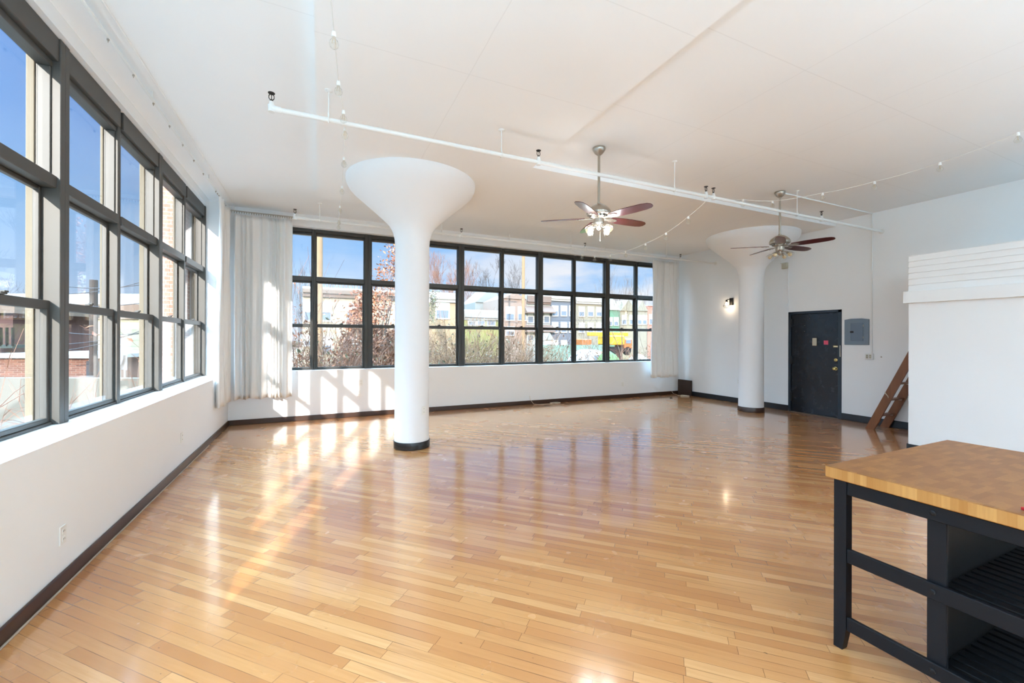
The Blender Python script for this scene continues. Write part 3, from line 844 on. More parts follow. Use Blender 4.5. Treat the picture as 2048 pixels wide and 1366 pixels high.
# ------------------------------------------------------------------ ceiling fans
def ceiling_fan(label, cx, cy, ang0, lit):
    r = thing('ceiling_fan', label, 'ceiling fan', (cx, cy, 2.78), group='ceiling fans')
    C0 = (cx, cy, 0)
    MB().lathe([(0, ZC), (.075, ZC), (.078, ZC-.012), (.074, ZC-.03), (.052, ZC-.062), (.030, ZC-.082), (.022, ZC-.088), (0, ZC-.088)], 32, C0).build('canopy', M['nickel'], r, smooth=True, auto=40)
    MB().lathe([(.015, 3.13), (.015, ZC-.08)], 16, C0).lathe([(.024, 3.12), (.024, 3.165), (.014, 3.175)], 16, C0).build('downrod', M['nickel'], r, smooth=True, auto=40)
    mh = MB().lathe([(0, 3.155), (.035, 3.15), (.066, 3.140), (.096, 3.118), (.128, 3.088), (.143, 3.06), (.146, 3.04), (.138, 3.022), (.105, 3.012), (.102, 2.992), (.085, 2.985), (.06, 2.975), (.06, 2.94), (0, 2.94)], 40, C0).build('motor_housing', M['nickel'], r, smooth=True, auto=35)
    vent = MB()
    for k in range(14):
        a = 2*PI*k/14
        vent.box(-.011, .011, .1015, .106, 2.995, 3.009, Matrix.Translation((cx, cy, 0)) @ Matrix.Rotation(a, 4, 'Z'))
    vent.build('vent_slots', M['slot'], mh)
    for k in range(5):
        a = ang0 + 2*PI*k/5 - YAW
        T = Matrix.Translation((cx, cy, 2.985)) @ Matrix.Rotation(a, 4, 'Z') @ Matrix.Rotation(math.radians(-12), 4, 'X')
        out = [(.165, -.050), (.30, -.068), (.45, -.072), (.60, -.066), (.665, -.052), (.695, -.028), (.70, 0), (.695, .03), (.665, .054), (.60, .068), (.45, .074), (.30, .070), (.165, .052)]
        bl = MB().prism(out, -.004, .004, 'z', T).build('blade', M['blade'], r)
        ir = MB().prism([(.075, -.018), (.13, -.016), (.17, -.040), (.235, -.034), (.262, 0), (.235, .034), (.17, .040), (.13, .016), (.075, .018)], -.011, -.005, 'z', T)
        for q in ((.19, -.022), (.19, .022), (.235, 0)): ir.lathe([(.007, -.017), (.007, -.010)], 8, (q[0], q[1], 0), M=T)
        ir.build('blade_iron', M['nickel'], bl)
    lk = MB().lathe([(.06, 2.94), (.062, 2.93), (.05, 2.905), (.034, 2.895), (.03, 2.865), (.022, 2.85), (.012, 2.845), (0, 2.835)], 28, C0).build('light_kit', M['nickel'], r, smooth=True, auto=40)
    for k in range(4):
        a = ang0 + .5 + 2*PI*k/4 - YAW
        d = Vector((math.cos(a), math.sin(a), 0)); o = Vector((cx, cy, 2.885))
        ax = (d * .75 + Vector((0, 0, -.66))).normalized()
        p = o + d * .085
        MB().tube([o + d*.02, o + d*.055 + Vector((0, 0, .012)), p, p + ax*.02], .008, 8).build('arm', M['nickel'], lk, smooth=True)
        q = ax.to_track_quat('Z', 'Y').to_matrix().to_4x4(); T = Matrix.Translation(p + ax*.018) @ q
        MB().lathe([(0, -.004), (.018, -.004), (.020, .022), (.016, .026)], 14, M=T).build('socket', M['nickel'], lk, smooth=True, auto=40)
        MB().lathe([(.018, .01), (.034, .022), (.046, .05), (.050, .075), (.053, .09)], 20, M=T, cap=False).build('lamp_shade', M['bulb_glass'], lk, smooth=True)
        MB().lathe([(.012, .024), (.020, .04), (.027, .058), (.025, .074), (.014, .086), (0, .089)], 14, M=T, cap=False).build('bulb', (M['lit_bulb'] if lit and k in lit else M['dim_bulb']), lk, smooth=True)
    MB().tube([(cx + .012, cy - .01, 2.85), (cx + .013, cy - .011, 2.72)], .0016, 5).lathe([(0, -.012), (.004, -.006), (.004, .004), (0, .01)], 8, (cx + .013, cy - .011, 2.715)).build('pull_chain', M['nickel'], r)
    return r
ceiling_fan('ceiling fan with lit bulbs, hanging over the middle of the floor', 3.045, 4.139, math.radians(96), (0, 1, 2, 3))
ceiling_fan('ceiling fan with unlit bulbs, hanging before the flared column by the door', 6.508, 4.185, math.radians(94), ())

# ------------------------------------------------------------------ loft ladder
r = thing('loft_ladder', 'brown wooden ladder leaning on the white loft enclosure', 'ladder', (8.8, 3.96, 0))
def fy(z): return 4.02 - .43*z
for xa in (8.56, 9.035):
    MB().prism([(3.895, 0), (4.02, 0), (fy(2.10), 2.10), (fy(2.10) - .048, 2.10), (fy(1.22) - .05, 1.22), (fy(1.14) - .125, 1.14)], xa, xa + .036, 'x').build('side_rail', M['ladder'], r)
for z in (.24, .52, .80, 1.08, 1.40, 1.72):
    t = MB().bbox(8.596, 9.035, fy(z) - (.115 if z < 1.1 else .05), fy(z) - .008, z, z + .022, .003).build('tread', M['ladder'], r)
    if z < 1.2:
        for xa in (8.6, 9.012):
            MB().bbox(xa, xa + .02, fy(z) - .085, fy(z) - .03, z - .022, z, .003).build('bracket', M['white_paint'], t)
MB().tube([(8.556, fy(.62) - .01, .66), (8.548, fy(.62) - .03, .63), (8.55, fy(.62) - .055, .60), (8.556, fy(.62) - .06, .57)], .006, 6).build('cord', M['cable'], r, smooth=True)

# ------------------------------------------------------------------ kitchen island
IX0, IX1, IY0, IY1 = 2.336, 3.642, .49, 1.269
r = thing('kitchen_island', 'black kitchen island with butcher block top and slatted shelves', 'kitchen island', ((IX0+IX1)/2, (IY0+IY1)/2, 0))
MB().bbox(IX0, IX1, IY0, IY1, .842, .90, .004).build('worktop', M['butcher'], r)
fx0, fx1 = IX0 + .022, IX1 - .022
def leg(x0, x1, y0, y1, ty):
    L = MB(); zt, zk = .842, .11
    if ty > 0: ya, yb = y0 + .016, y1
    else: ya, yb = y0, y1 - .016
    vs = [(x0, ya, 0), (x1 - .008, ya, 0), (x1 - .008, yb, 0), (x0, yb, 0)] + [(x, y, z) for z in (zk, zt) for x, y in ((x0, y0), (x1, y0), (x1, y1), (x0, y1))]
    fs = [(3, 2, 1, 0), (8, 9, 10, 11)]
    for a in (0, 4):
        for k in range(4): fs.append((a+k, a+(k+1) % 4, a+4+(k+1) % 4, a+4+k))
    L.add(vs, fs); L.build('leg', M['island'], r)
for x0 in (fx0, fx1 - .05):
    leg(x0, x0 + .05, 1.185, 1.239, 1); leg(x0, x0 + .05, .515, .565, -1)
for x0, xo in ((fx0, 1), (fx1 - .024, -1)):
    for z0, z1 in ((.772, .836), (.438, .506), (.103, .170)):
        MB().bbox(x0 + .004, x0 + .026, .565, 1.185, z0, z1, .003).build('rail', M['island'], r)
    MB().bbox(x0 + .018 * xo + .004, x0 + .022 + .018 * xo, .828, .892, .103, .842, .003).build('post', M['island'], r)
    for z in (.805, .472, .136):
        q = MB().lathe([(.011, 0), (.011, .003), (.006, .005), (0, .005)], 12, M=Matrix.Translation((x0 + .004 if xo > 0 else x0 + .026, .866, z)) @ Matrix.Rotation(-PI/2 * xo, 4, 'Y'))
        q.build('bolt', M['iron_black'], r)
for y0, y1 in ((.517, .537), (1.21, 1.232)):
    MB().bbox(fx0 + .05, fx1 - .05, y0, y1, .772, .836, .003).build('apron', M['island'], r)
MB().bbox(fx0 + .05, fx1 - .05, .868, .884, .11, .842, .003).build('back_panel', M['island_in'], r)
for z in (.462, .128):
    sh = MB(); x = fx0 + .045
    while x < fx1 - .08:
        sh.bbox(x, x + .046, .54, .866, z, z + .018, .003); x += .062
    sh.bbox(fx0 + .03, fx1 - .03, .54, .56, z - .03, z, .002); sh.bbox(fx0 + .03, fx1 - .03, .846, .866, z - .03, z, .002)
    sh.build('shelf', M['island_in'], r)
p = at(2042, 1017, 'z', .908)
o = MB().tube([(p.x, p.y, .909), (p.x + .004, p.y - .02, .909), (p.x + .02, p.y - .13, .909)], [.006, .0085, .0085], 12).build('marker_pen', M['red'], origin=(p.x, p.y, .90), smooth=True)
tag(o, 'red pen end lying on the butcher block at the picture edge', 'pen')

# ------------------------------------------------------------------ the street outside
GZ = -2.7
M['ground'] = mat('dry_winter_ground', srgb(96, 82, 62), .95, vary=.25, vscale=.4)
M['concrete'] = mat('pale_concrete_yard', srgb(104, 102, 98), .9, vary=.1, vscale=.6)
M['asphalt'] = mat('street_asphalt', srgb(120, 120, 120), .9, vary=.1, vscale=.5)
M['win_dark'] = mat('dark_house_window', srgb(92, 100, 110), .12)
M['win_blind'] = mat('blind_in_house_window', srgb(206, 206, 200), .5)
M['trim_w'] = mat('white_house_trim', srgb(156, 154, 149), .7)
M['bark'] = mat('grey_brown_bark', srgb(84, 70, 60), .9, vary=.25, vscale=6)
M['bark_red'] = mat('reddish_twig_bark', srgb(108, 72, 54), .9, vary=.2, vscale=4)
M['bark_dark'] = mat('dark_bark', srgb(58, 48, 42), .9, vary=.25, vscale=6)
M['pole'] = mat('weathered_utility_pole', srgb(124, 98, 70), .9, vary=.15, vscale=5)
M['wire'] = mat('overhead_cable', srgb(52, 52, 56), .8)
def leaf_material(name, cols):
    m, g, b = newmat(name)
    oi = g.n('ShaderNodeNewGeometry'); rnd_ = oi.outputs['Random Per Island']
    g.put(b.inputs['Base Color'], g.ramp(rnd_, [(i / max(1, len(cols)-1), c) for i, c in enumerate(cols)]))
    b.inputs['Roughness'].default_value = .75
    return m
M['leaf_oak'] = leaf_material('dry_oak_leaves', [srgb(88, 48, 28), srgb(122, 68, 40), srgb(140, 84, 52), srgb(152, 102, 68), srgb(106, 66, 46)])
M['leaf_brush'] = leaf_material('dry_brush_leaves', [srgb(86, 69, 48), srgb(100, 80, 54), srgb(69, 64, 37), srgb(106, 73, 50), srgb(117, 100, 77)])
M['leaf_green'] = leaf_material('olive_brush_leaves', [srgb(56, 61, 34), srgb(74, 75, 41), srgb(88, 82, 49), srgb(100, 76, 54), srgb(65, 56, 38)])

g_ = MB()
gn = 40
struct('ground', MB().box(-120, 160, -60, 200, GZ - .5, GZ), M['ground'])
struct('street_yard', MB().box(-60, -3.5, -20, 30, GZ, GZ + .02), M['concrete'])

def house(name, label, x0, x1, y, zt, wall, wins=(), depth=7, gable=None, roofm=None, cornice=None, cornice_m=None, extra=None, group='row houses beyond the yard'):
    x0 += .03; x1 -= .03; xc = (x0 + x1) / 2
    r = thing(name, label, 'house', (xc, y, GZ), group=group)
    MB().box(x0, x1, y, y + depth, GZ, zt).build('wall', wall, r)
    if gable:
        MB().prism([(x0, zt), (x1, zt), (xc, zt + gable)], y - .15, y + depth, 'y').build('gable', roofm or wall, r)
    else:
        MB().box(x0, x1, y - .2, y + depth, zt, zt + .12).build('roof', roofm or M['trim_w'], r)
    if cornice:
        MB().bbox(x0, x1, y - .35, y, zt - cornice, zt, .05).bbox(x0, x1, y - .2, y, zt - cornice - .25, zt - cornice, .03).build('cornice', cornice_m or M['trim_w'], r)
    for (wx, wz, ww, wh) in wins:
        f = MB()
        f.box(wx - ww/2 - .12, wx - ww/2, y - .06, y, wz - wh/2 - .12, wz + wh/2 + .14).box(wx + ww/2, wx + ww/2 + .12, y - .06, y, wz - wh/2 - .12, wz + wh/2 + .14)
        f.box(wx - ww/2, wx + ww/2, y - .06, y, wz + wh/2, wz + wh/2 + .14).box(wx - ww/2 - .05, wx + ww/2 + .05, y - .1, y, wz - wh/2 - .12, wz - wh/2).box(wx - ww/2, wx + ww/2, y - .05, y, wz - .04, wz + .04)
        f = f.build('window', M['trim_w'], r)
        MB().box(wx - ww/2, wx + ww/2, y - .03, y - .001, wz - wh/2, wz).build('pane', M['win_dark'], f)
        MB().box(wx - ww/2, wx + ww/2, y - .035, y - .001, wz, wz + wh/2).build('blind', M['win_blind'], f)
    if extra: extra(r)
    return r
def ax(u, y, v=640): return at(u, v, 'y', y).x
def az(u, v, y): return at(u, v, 'y', y).z
S1 = siding_material('cream_clapboard', srgb(145, 133, 111))
S2 = siding_material('tan_clapboard', srgb(133, 114, 84))
S3 = siding_material('yellow_green_siding', srgb(106, 108, 53))
S4 = siding_material('pink_beige_siding', srgb(119, 99, 87))
S5 = siding_material('off_white_siding', srgb(129, 128, 122))
S6 = siding_material('blue_grey_siding', srgb(79, 83, 91))
S7 = siding_material('stone_cream_siding', srgb(115, 108, 93))
S8 = siding_material('mint_green_siding', srgb(74, 104, 82))
S9 = siding_material('sand_siding', srgb(118, 109, 90))
BR = brick_material('red_house_brick', srgb(132, 74, 60), srgb(148, 90, 71), srgb(156, 132, 117), 3.0)
BR2 = brick_material('tan_house_brick', srgb(132, 96, 71), srgb(145, 109, 82), srgb(156, 137, 117), 3.0)
M['roof_grey'] = mat('grey_roof_shingle', srgb(117, 117, 113), .9, vary=.15, vscale=2)
M['roof_brown'] = mat('brown_roof_edge', srgb(98, 81, 68), .9, vary=.2, vscale=3)
M['awning'] = mat('brown_metal_awning', srgb(92, 74, 64), .7, vary=.2, vscale=9)

def W(y, lst): return [(ax(u, y), (az(u, v0, y) + az(u, v1, y)) / 2, w * .68, abs(az(u, v0, y) - az(u, v1, y))) for u, v0, v1, w in lst]
yb = 33
def rail_extra(r):
    mb = MB()
    z0, z1 = az(640, 575, yb), az(640, 563, yb)
    x = ax(600, yb) + .5
    while x < 5.2: mb.box(x, x + .06, yb + .5, yb + .56, z0, z1); x += .22
    mb.box(ax(600, yb) + .4, 5.3, yb + .48, yb + .58, z1, z1 + .08)
    mb.build('roof_railing', M['roof_brown'], r)
house('clapboard_house', 'cream clapboard house with a railed flat roof behind the utility pole', ax(604, yb), 5.4, yb, az(640, 578, yb), S1,
      W(yb, [(618, 607, 640, .8), (648, 607, 640, 1.25), (703, 610, 640, .9), (618, 673, 690, .8), (650, 676, 705, 1.2), (703, 676, 705, 1.2)]), cornice=.35, cornice_m=M['roof_brown'], extra=rail_extra, group='houses close behind the brush')
house('clapboard_house', 'tan clapboard house seen just beside the flared column', ax(850, 37), ax(918, 37), 37, az(880, 588, 37), S2,
      W(37, [(885, 604, 636, 1.6)]), cornice=.5, cornice_m=M['trim_w'], group='houses close behind the brush')
yr = 50
house('row_house', 'low yellow-green house behind the brush', ax(922, yr), ax(1000, yr), yr, az(960, 622, yr), S3,
      W(yr, [(944, 634, 650, 1.3), (962, 634, 650, 1.3), (982, 631, 650, 1.5)]), cornice=.9, cornice_m=M['roof_grey'])
house('row_house', 'pale gabled house rising behind the yellow-green house', ax(950, 58), ax(1012, 58), 58, az(990, 606, 58), siding_material('pale_grey_siding', srgb(106, 106, 102)), (), gable=2.2)
house('row_house', 'pink-beige gabled house with dark lower windows', ax(1004, yr), ax(1053, yr), yr, az(1030, 598, yr), S4,
      W(yr, [(1020, 615, 640, 1.6), (1044, 615, 640, 1.6), (1020, 655, 670, 1.6)]), gable=.9)
def awn(r):
    for u, v in ((1061, 618), (1093, 618), (1061, 656), (1093, 656)):
        x, z = ax(u, yr), az(u, v, yr)
        MB().prism([(yr, z + .4), (yr - .9, z - .45), (yr - .9, z - .6), (yr, z - .6)], x - .95, x + .95, 'x').build('awning', M['awning'], r)
house('row_house', 'white house with dark cornice and brown awnings', ax(1053, yr), ax(1101, yr), yr, az(1080, 592, yr), S5,
      W(yr, [(1061, 620, 645, 1.1), (1093, 620, 645, 1.1), (1061, 660, 680, 1.1), (1093, 660, 680, 1.1)]), cornice=.9, cornice_m=M['awning'], extra=awn)
house('row_house', 'blue-grey house with white window frames', ax(1101, yr), ax(1151, yr), yr, az(1125, 594, yr), S6,
      W(yr, [(1110, 613, 631, 1.2), (1127.5, 613, 631, 1.2), (1144, 613, 631, 1.2), (1110, 646, 664, 1.2), (1127.5, 646, 664, 1.2), (1144, 646, 664, 1.2), (1110, 682, 700, 1.2), (1128, 682, 700, 1.2)]), cornice=.35)
house('row_house', 'cream house with a broad white cornice behind the yellow truck', ax(1151, yr), ax(1211, yr), yr, az(1180, 594, yr), S7,
      W(yr, [(1163, 615, 632, 1.2), (1181, 615, 632, 1.2), (1198, 616, 632, 1.2), (1163, 647, 664, 1.2), (1181, 647, 664, 1.2), (1198, 647, 664, 1.2)]), cornice=.8)
house('row_house', 'mint green house with a white gable', ax(1211, yr), ax(1240, yr), yr, az(1225, 620, yr), S8, W(yr, [(1220, 636, 650, 1.0), (1232, 636, 650, 1.0)]), gable=1.7, roofm=M['trim_w'])
house('row_house', 'sand-coloured gabled house behind the bare street tree', ax(1240, yr), ax(1272, yr), yr, az(1255, 622, yr), S9, W(yr, [(1248, 632, 648, 1.0), (1263, 632, 648, 1.0)]), gable=1.7)
house('row_house', 'pale gabled house beside the red brick house', ax(1272, yr), ax(1295, yr), yr, az(1285, 622, yr), S7, W(yr, [(1279, 632, 648, 1.0), (1289, 632, 648, 1.0)]), gable=1.7)
house('row_house', 'red brick house at the curtain end of the row', ax(1295, yr), ax(1330, yr), yr, az(1305, 612, yr), BR, W(yr, [(1303, 630, 648, 1.1)]))
r = house('garden_shed', 'small white gabled shed before the blue-grey house', ax(1090, 42), ax(1108, 42), 42, az(1100, 680, 42), M['trim_w'], W(42, [(1098, 684, 692, .8)]), depth=3, gable=.8, roofm=M['roof_grey'], group=None)
r['category'] = 'shed'

# utility poles and wires
def pole(label, P, zt, r0):
    r = thing('street_utility_pole', label, 'utility pole', (P.x, P.y, GZ), group='utility poles')
    MB().tube([(P.x, P.y, GZ), (P.x, P.y, zt)], [r0, r0*.8], 14).build('pole', M['pole'], r, smooth=True, auto=40)
    MB().bbox(P.x - 1.1, P.x + 1.1, P.y - .06, P.y + .06, zt - .8, zt - .66, .01).build('crossarm', M['pole'], r)
    return r
p1 = at(639, 560, 'y', 17); p2 = at(1046.5, 600, 'y', 31)
pole('pale wooden utility pole before the cream clapboard house', p1, 11, .125)
pole('pale wooden utility pole before the pink-beige house', p2, 14, .15)
def wire(label, a, b, sag, group='overhead wires'):
    a, b = Vector(a), Vector(b)
    pts = [a.lerp(b, t / 20) - Vector((0, 0, sag * 4 * (t/20) * (1 - t/20))) for t in range(21)]
    o = MB().tube(pts, .016, 5).build('overhead_wire', M['wire'], origin=a, smooth=True)
    return tag(o, label, 'wire', group)
for k, (v0, v1) in enumerate(((640, 645), (650, 652), (634, 634))):
    a = at(930, v0, 'y', 30 + k); b = at(1400, v1, 'y', 36 + k)
    wire(['lowest overhead wire across the far row houses', 'middle overhead wire across the far row houses', 'highest overhead wire across the far row houses'][k] if False else ['overhead wire crossing in front of the row houses at window height', 'lower overhead wire crossing in front of the row houses', 'upper overhead wire crossing in front of the row houses'][k], a, b, .35)

# ------------------------------------------------------------------ trees and brush
def branches(rnd, mb, p, d, L, r, depth, spread, tips, nseg=4, up=.06, sides=4, thin=1.0):
    pts = [p.copy()]; rr = [r]
    for i in range(nseg):
        d = (d + Vector((rnd.gauss(0, .10), rnd.gauss(0, .10), rnd.gauss(0, .07) + up))).normalized()
        p = p + d * (L / nseg); pts.append(p.copy()); rr.append(r * (1 - .45 * (i + 1) / nseg))
    mb.tube(pts, rr, sides if depth > 1 else 3, cap=False)
    if depth <= 0:
        tips.append((pts[-1], d)); tips.append((pts[len(pts)//2], d)); return
    nb = rnd.choice((2, 3, 3)) if depth > 1 else 3
    for k in range(nb):
        t = rnd.uniform(.35, 1.0) if k else 1.0
        i = min(int(t * nseg), nseg - 1); f = t * nseg - i
        q = pts[i].lerp(pts[i+1], f)
        ax_ = Vector((rnd.gauss(0, 1), rnd.gauss(0, 1), rnd.gauss(0, .6))).normalized()
        nd = (d + ax_ * spread * (.6 if k == 0 else 1)).normalized()
        branches(rnd, mb, q, nd, L * rnd.uniform(.60, .82), max(rr[i] * rnd.uniform(.5, .68), .005 * thin), depth - 1, spread, tips, nseg, up, sides, thin)

def leaves(rnd, mb, centres, n, spread, size):
    for _ in range(n):
        c, d = rnd.choice(centres)
        p = c + Vector((rnd.gauss(0, spread), rnd.gauss(0, spread), rnd.gauss(0, spread)))
        a = Vector((rnd.gauss(0, 1), rnd.gauss(0, 1), rnd.gauss(0, 1))).normalized()
        b = a.cross(Vector((rnd.gauss(0, 1), rnd.gauss(0, 1), rnd.gauss(0, 1)))).normalized()
        s = size * rnd.uniform(.6, 1.3); nrm = a.cross(b) * s * .22
        mb.add([p - a*s, p + b*s*.5 + nrm, p + a*s, p - b*s*.5 + nrm], [(0, 1, 2), (0, 2, 3)])

def fit(mbs, P, H, Wd):
    """scale a grown plant about its foot so that it stands H tall and about Wd wide"""
    vs = mbs[0].v
    zs = sorted(v[2] for v in vs); top = zs[int(len(zs) * .997)] - P.z
    rs = sorted(math.hypot(v[0] - P.x, v[1] - P.y) for v in vs); rad = rs[int(len(rs) * .96)]
    kz, kr = H / max(top, .01), (Wd / 2) / max(rad, .01)
    return kz, kr
def apply_fit(mb, P, kz, kr):
    mb.v = [(P.x + (x - P.x) * kr, P.y + (y - P.y) * kr, P.z + (z - P.z) * kz) for x, y, z in mb.v]

def tree(label, P, ztop, Wd, seed, bark, depth=5, spread=.6, r0=None, trunk=.28, lean=(0, 0), leafm=None, nleaf=0, lsize=.06, lspread=.18, up=.06, name='bare_tree', group='bare winter trees', thin=1.0):
    rnd = random.Random(seed); P = Vector((P[0], P[1], GZ)); H = ztop - GZ
    r = thing(name, label, 'tree', P, group=group)
    mb = MB(); tips = []
    branches(rnd, mb, P.copy(), Vector((lean[0], lean[1], 1)).normalized(), H * trunk, r0 or H * .014, depth, spread, tips, up=up, thin=thin)
    kz, kr = fit([mb], P, H, Wd)
    apply_fit(mb, P, kz, kr)
    mb.build('branches', bark, r)
    if leafm:
        tips = [(Vector((P.x + (c.x - P.x) * kr, P.y + (c.y - P.y) * kr, P.z + (c.z - P.z) * kz)), d) for c, d in tips]
        lm = MB(); leaves(rnd, lm, tips, nleaf, lspread, lsize); lm.build('foliage', leafm, r)
    return r

def shrub(label, P, w, ztop, seed, bark, n=120, leafm=None, nleaf=700, lsize=.05, arch=.5, group='winter brush below the windows', name='shrub'):
    rnd = random.Random(seed); P = Vector((P[0], P[1], GZ)); h = ztop - GZ
    r = thing(name, label, 'shrub', P, group=group)
    mb = MB(); tips = []
    for k in range(n):
        q = P + Vector((rnd.gauss(0, w*.30), rnd.gauss(0, w*.22), 0))
        d = Vector((rnd.gauss(0, .35), rnd.gauss(0, .35), 1)).normalized(); L = h * rnd.uniform(.6, 1.1); pts = [q.copy()]
        bend = Vector((rnd.gauss(0, 1), rnd.gauss(0, 1), -.4)) * arch
        for i in range(7):
            d = (d + bend * .13 * (i / 3) + Vector((rnd.gauss(0, .08), rnd.gauss(0, .08), 0))).normalized(); q = q + d * L / 7; pts.append(q.copy())
        rr = rnd.uniform(.008, .018)
        mb.tube(pts, [rr*(1 - .8*i/7) for i in range(8)], 3, cap=False)
        for _ in range(5):
            i = rnd.randint(3, 6); e = (d + Vector((rnd.gauss(0, .8), rnd.gauss(0, .8), rnd.gauss(0, .6)))).normalized()
            a = pts[i]; b = a + e * rnd.uniform(.25, .6); mb.tube([a, a.lerp(b, .5) + Vector((0, 0, .03)), b], [rr*.5, rr*.4, rr*.2], 3, cap=False)
            tips.append((b, e)); tips.append((a, e))
    zs = sorted(v[2] for v in mb.v); kz = h / (zs[int(len(zs) * .985)] - GZ)
    apply_fit(mb, P, kz, 1)
    mb.build('stems', bark, r)
    if leafm:
        tips = [(Vector((c.x, c.y, P.z + (c.z - P.z) * kz)), d) for c, d in tips]
        lm = MB(); leaves(rnd, lm, tips, nleaf, .10, lsize); lm.build('foliage', leafm, r)
    return r

def zt(u, v, y): return at(u, v, 'y', y).z
M['bark_tan'] = mat('tan_stem_bark', srgb(120, 86, 60), .9, vary=.2, vscale=4)
def oak():
    P = at(750, 700, 'y', 14.5); P = Vector((P.x, P.y, GZ))
    r = thing('oak_tree', 'oak with dry brown leaves close outside, next to the flared column', 'tree', P)
    rnd = random.Random(5); mb = MB(); tips = []
    for k in range(16):
        a = rnd.uniform(0, 2*PI); d = Vector((.6*math.cos(a), .6*math.sin(a), 1)).normalized()
        branches(rnd, mb, P + Vector((0, 0, .5 + .30*k)), d, 1.5 - .05*k, .032, 3, .55, tips, up=.04)
    branches(rnd, mb, P, Vector((0, 0, 1)), 4.6, .08, 3, .3, tips, up=.2)
    kz, kr = fit([mb], P, zt(757, 490, 14.5) - GZ, 2.7)
    apply_fit(mb, P, kz, kr)
    tips = [(Vector((P.x + (c.x - P.x) * kr, P.y + (c.y - P.y) * kr, P.z + (c.z - P.z) * kz)), d) for c, d in tips]
    mb.build('branches', M['bark_dark'], r)
    lm = MB(); leaves(rnd, lm, tips, 24000, .15, .058); lm.build('foliage', M['leaf_oak'], r)
oak()
tree('slim oak sapling with a few brown leaf clusters before the cream house', at(688, 700, 'y', 16.5), zt(688, 592, 16.5), 1.7, 23, M['bark_dark'], 4, .55, .04, .30, leafm=M['leaf_oak'], nleaf=1300, lsize=.085, lspread=.13, name='oak_tree', group=None)
tree('bare tree rising behind the cream house at the wide curtain', at(594, 700, 'y', 48), zt(594, 518, 48), 5.0, 31, M['bark_dark'], 6, .55, .12, .26, thin=2)
tree('bare tree rising behind the cream house near the utility pole', at(622, 700, 'y', 50), zt(622, 533, 50), 4.5, 33, M['bark_dark'], 6, .55, .12, .26, thin=2)
for k, (u, v, y, w_, sd) in enumerate(((874, 503, 70, 7.5, 41), (899, 508, 77, 8, 42), (914, 520, 85, 8, 43), (943, 520, 78, 8, 44))):
    tree('reddish bare tree behind the tan house, ' + ['closest to the flared column', 'second from the flared column', 'third from the flared column', 'seen just past the thick window mullion'][k], at(u, 700, 'y', y), zt(u, v, y), w_, sd, M['bark_red'], 7, .42, .15, .24, up=.07, thin=2.2)
tree('large dark bare tree with forking limbs above the yellow-green house', at(976, 700, 'y', 70), zt(976, 507, 70), 13, 52, M['bark_dark'], 7, .60, .26, .26, thin=2.4)
tree('dark bare tree spreading beside the pink-beige gable', at(1022, 700, 'y', 72), zt(1022, 516, 72), 11, 57, M['bark_dark'], 7, .6, .2, .26, thin=2.2)
for k, (u, v, y, sd) in enumerate(((942, 586, 92, 61), (970, 590, 95, 62))):
    tree(['purple-grey bare tree low behind the yellow-green house', 'purple-grey bare tree behind the pale gable'][k], at(u, 700, 'y', y), zt(u, v, y), 8, sd, M['bark_red'], 7, .6, .15, .22, thin=3)
tree('tall bare street tree with a slanting trunk before the green house', at(1262, 735, 'y', 22), zt(1238, 528, 22), 4.2, 71, M['bark'], 6, .42, .10, .36, lean=(-.10, 0), up=.12)
tree('thin bare tree beside the curtain end of the far windows', at(1298, 735, 'y', 25), zt(1298, 545, 25), 4.5, 73, M['bark'], 5, .6, .06, .30)
tree('thin bare tree leaning before the cream row house', at(1212, 740, 'y', 20), zt(1195, 612, 20), 3.6, 79, M['bark'], 5, .6, .045, .32, lean=(-.3, 0))
tree('thin bare tree before the white house with awnings', at(1085, 740, 'y', 21), zt(1085, 630, 21), 3.2, 80, M['bark'], 5, .6, .04, .32)
tree('small dark tree with olive leaves beside the flared column', at(866, 720, 'y', 30), zt(866, 540, 30), 2.2, 83, M['bark_dark'], 4, .5, .07, .36, leafm=M['leaf_green'], nleaf=700, lsize=.09, lspread=.2)

sh = [(583, 12.6, 1.0, 575, 'leaf_oak', 'tall russet shrub showing beside the wide curtain', 900), (610, 12.9, .8, 690, 'leaf_green', 'olive shrub low beside the wide curtain', 700),
      (650, 12.2, 1.1, 688, 'leaf_green', 'olive brush under the cream clapboard house', 700), (685, 13.2, 1.2, 655, None, 'bare twiggy brush in front of the cream clapboard house', 0),
      (716, 12.0, .9, 695, 'leaf_oak', 'russet shrub at the foot of the brown oak', 900), (775, 12.4, 1.0, 690, 'leaf_green', 'olive shrub at the foot of the brown oak', 700),
      (870, 14.0, 1.4, 655, 'leaf_brush', 'tan brush right beside the flared column', 500), (903, 15.0, 1.6, 648, 'leaf_brush', 'tan brush under the tan clapboard house', 500),
      (940, 14.2, 1.7, 662, 'leaf_brush', 'dense brush below the yellow-green house', 500), (977, 15.2, 1.7, 656, 'leaf_brush', 'tall brush below the pale gable', 400),
      (1015, 15.0, 1.7, 668, 'leaf_brush', 'brush below the pink-beige house', 350), (1055, 15.8, 1.7, 672, 'leaf_brush', 'brush at the foot of the far utility pole', 350),
      (1098, 17.0, 1.5, 698, 'leaf_oak', 'low russet brush below the white shed', 500), (1136, 17.4, 1.4, 706, 'leaf_oak', 'low russet brush below the blue-grey house', 500),
      (1235, 19.0, 1.2, 700, 'leaf_green', 'olive brush around the slanting street tree', 300), (1296, 26.0, 2.0, 690, 'leaf_green', 'green shrub by the curtain end of the far windows', 900)]
for k, (u, y, w_, v_, lf, lab, nl) in enumerate(sh):
    shrub(lab, at(u, 720, 'y', y), w_, zt(u, v_, y), 200 + k, M['bark_tan'] if lf in ('leaf_brush', None) else M['bark_red'], 230 if lf == 'leaf_brush' else 140, M[lf] if lf else None, int(nl * 1.5), .055)

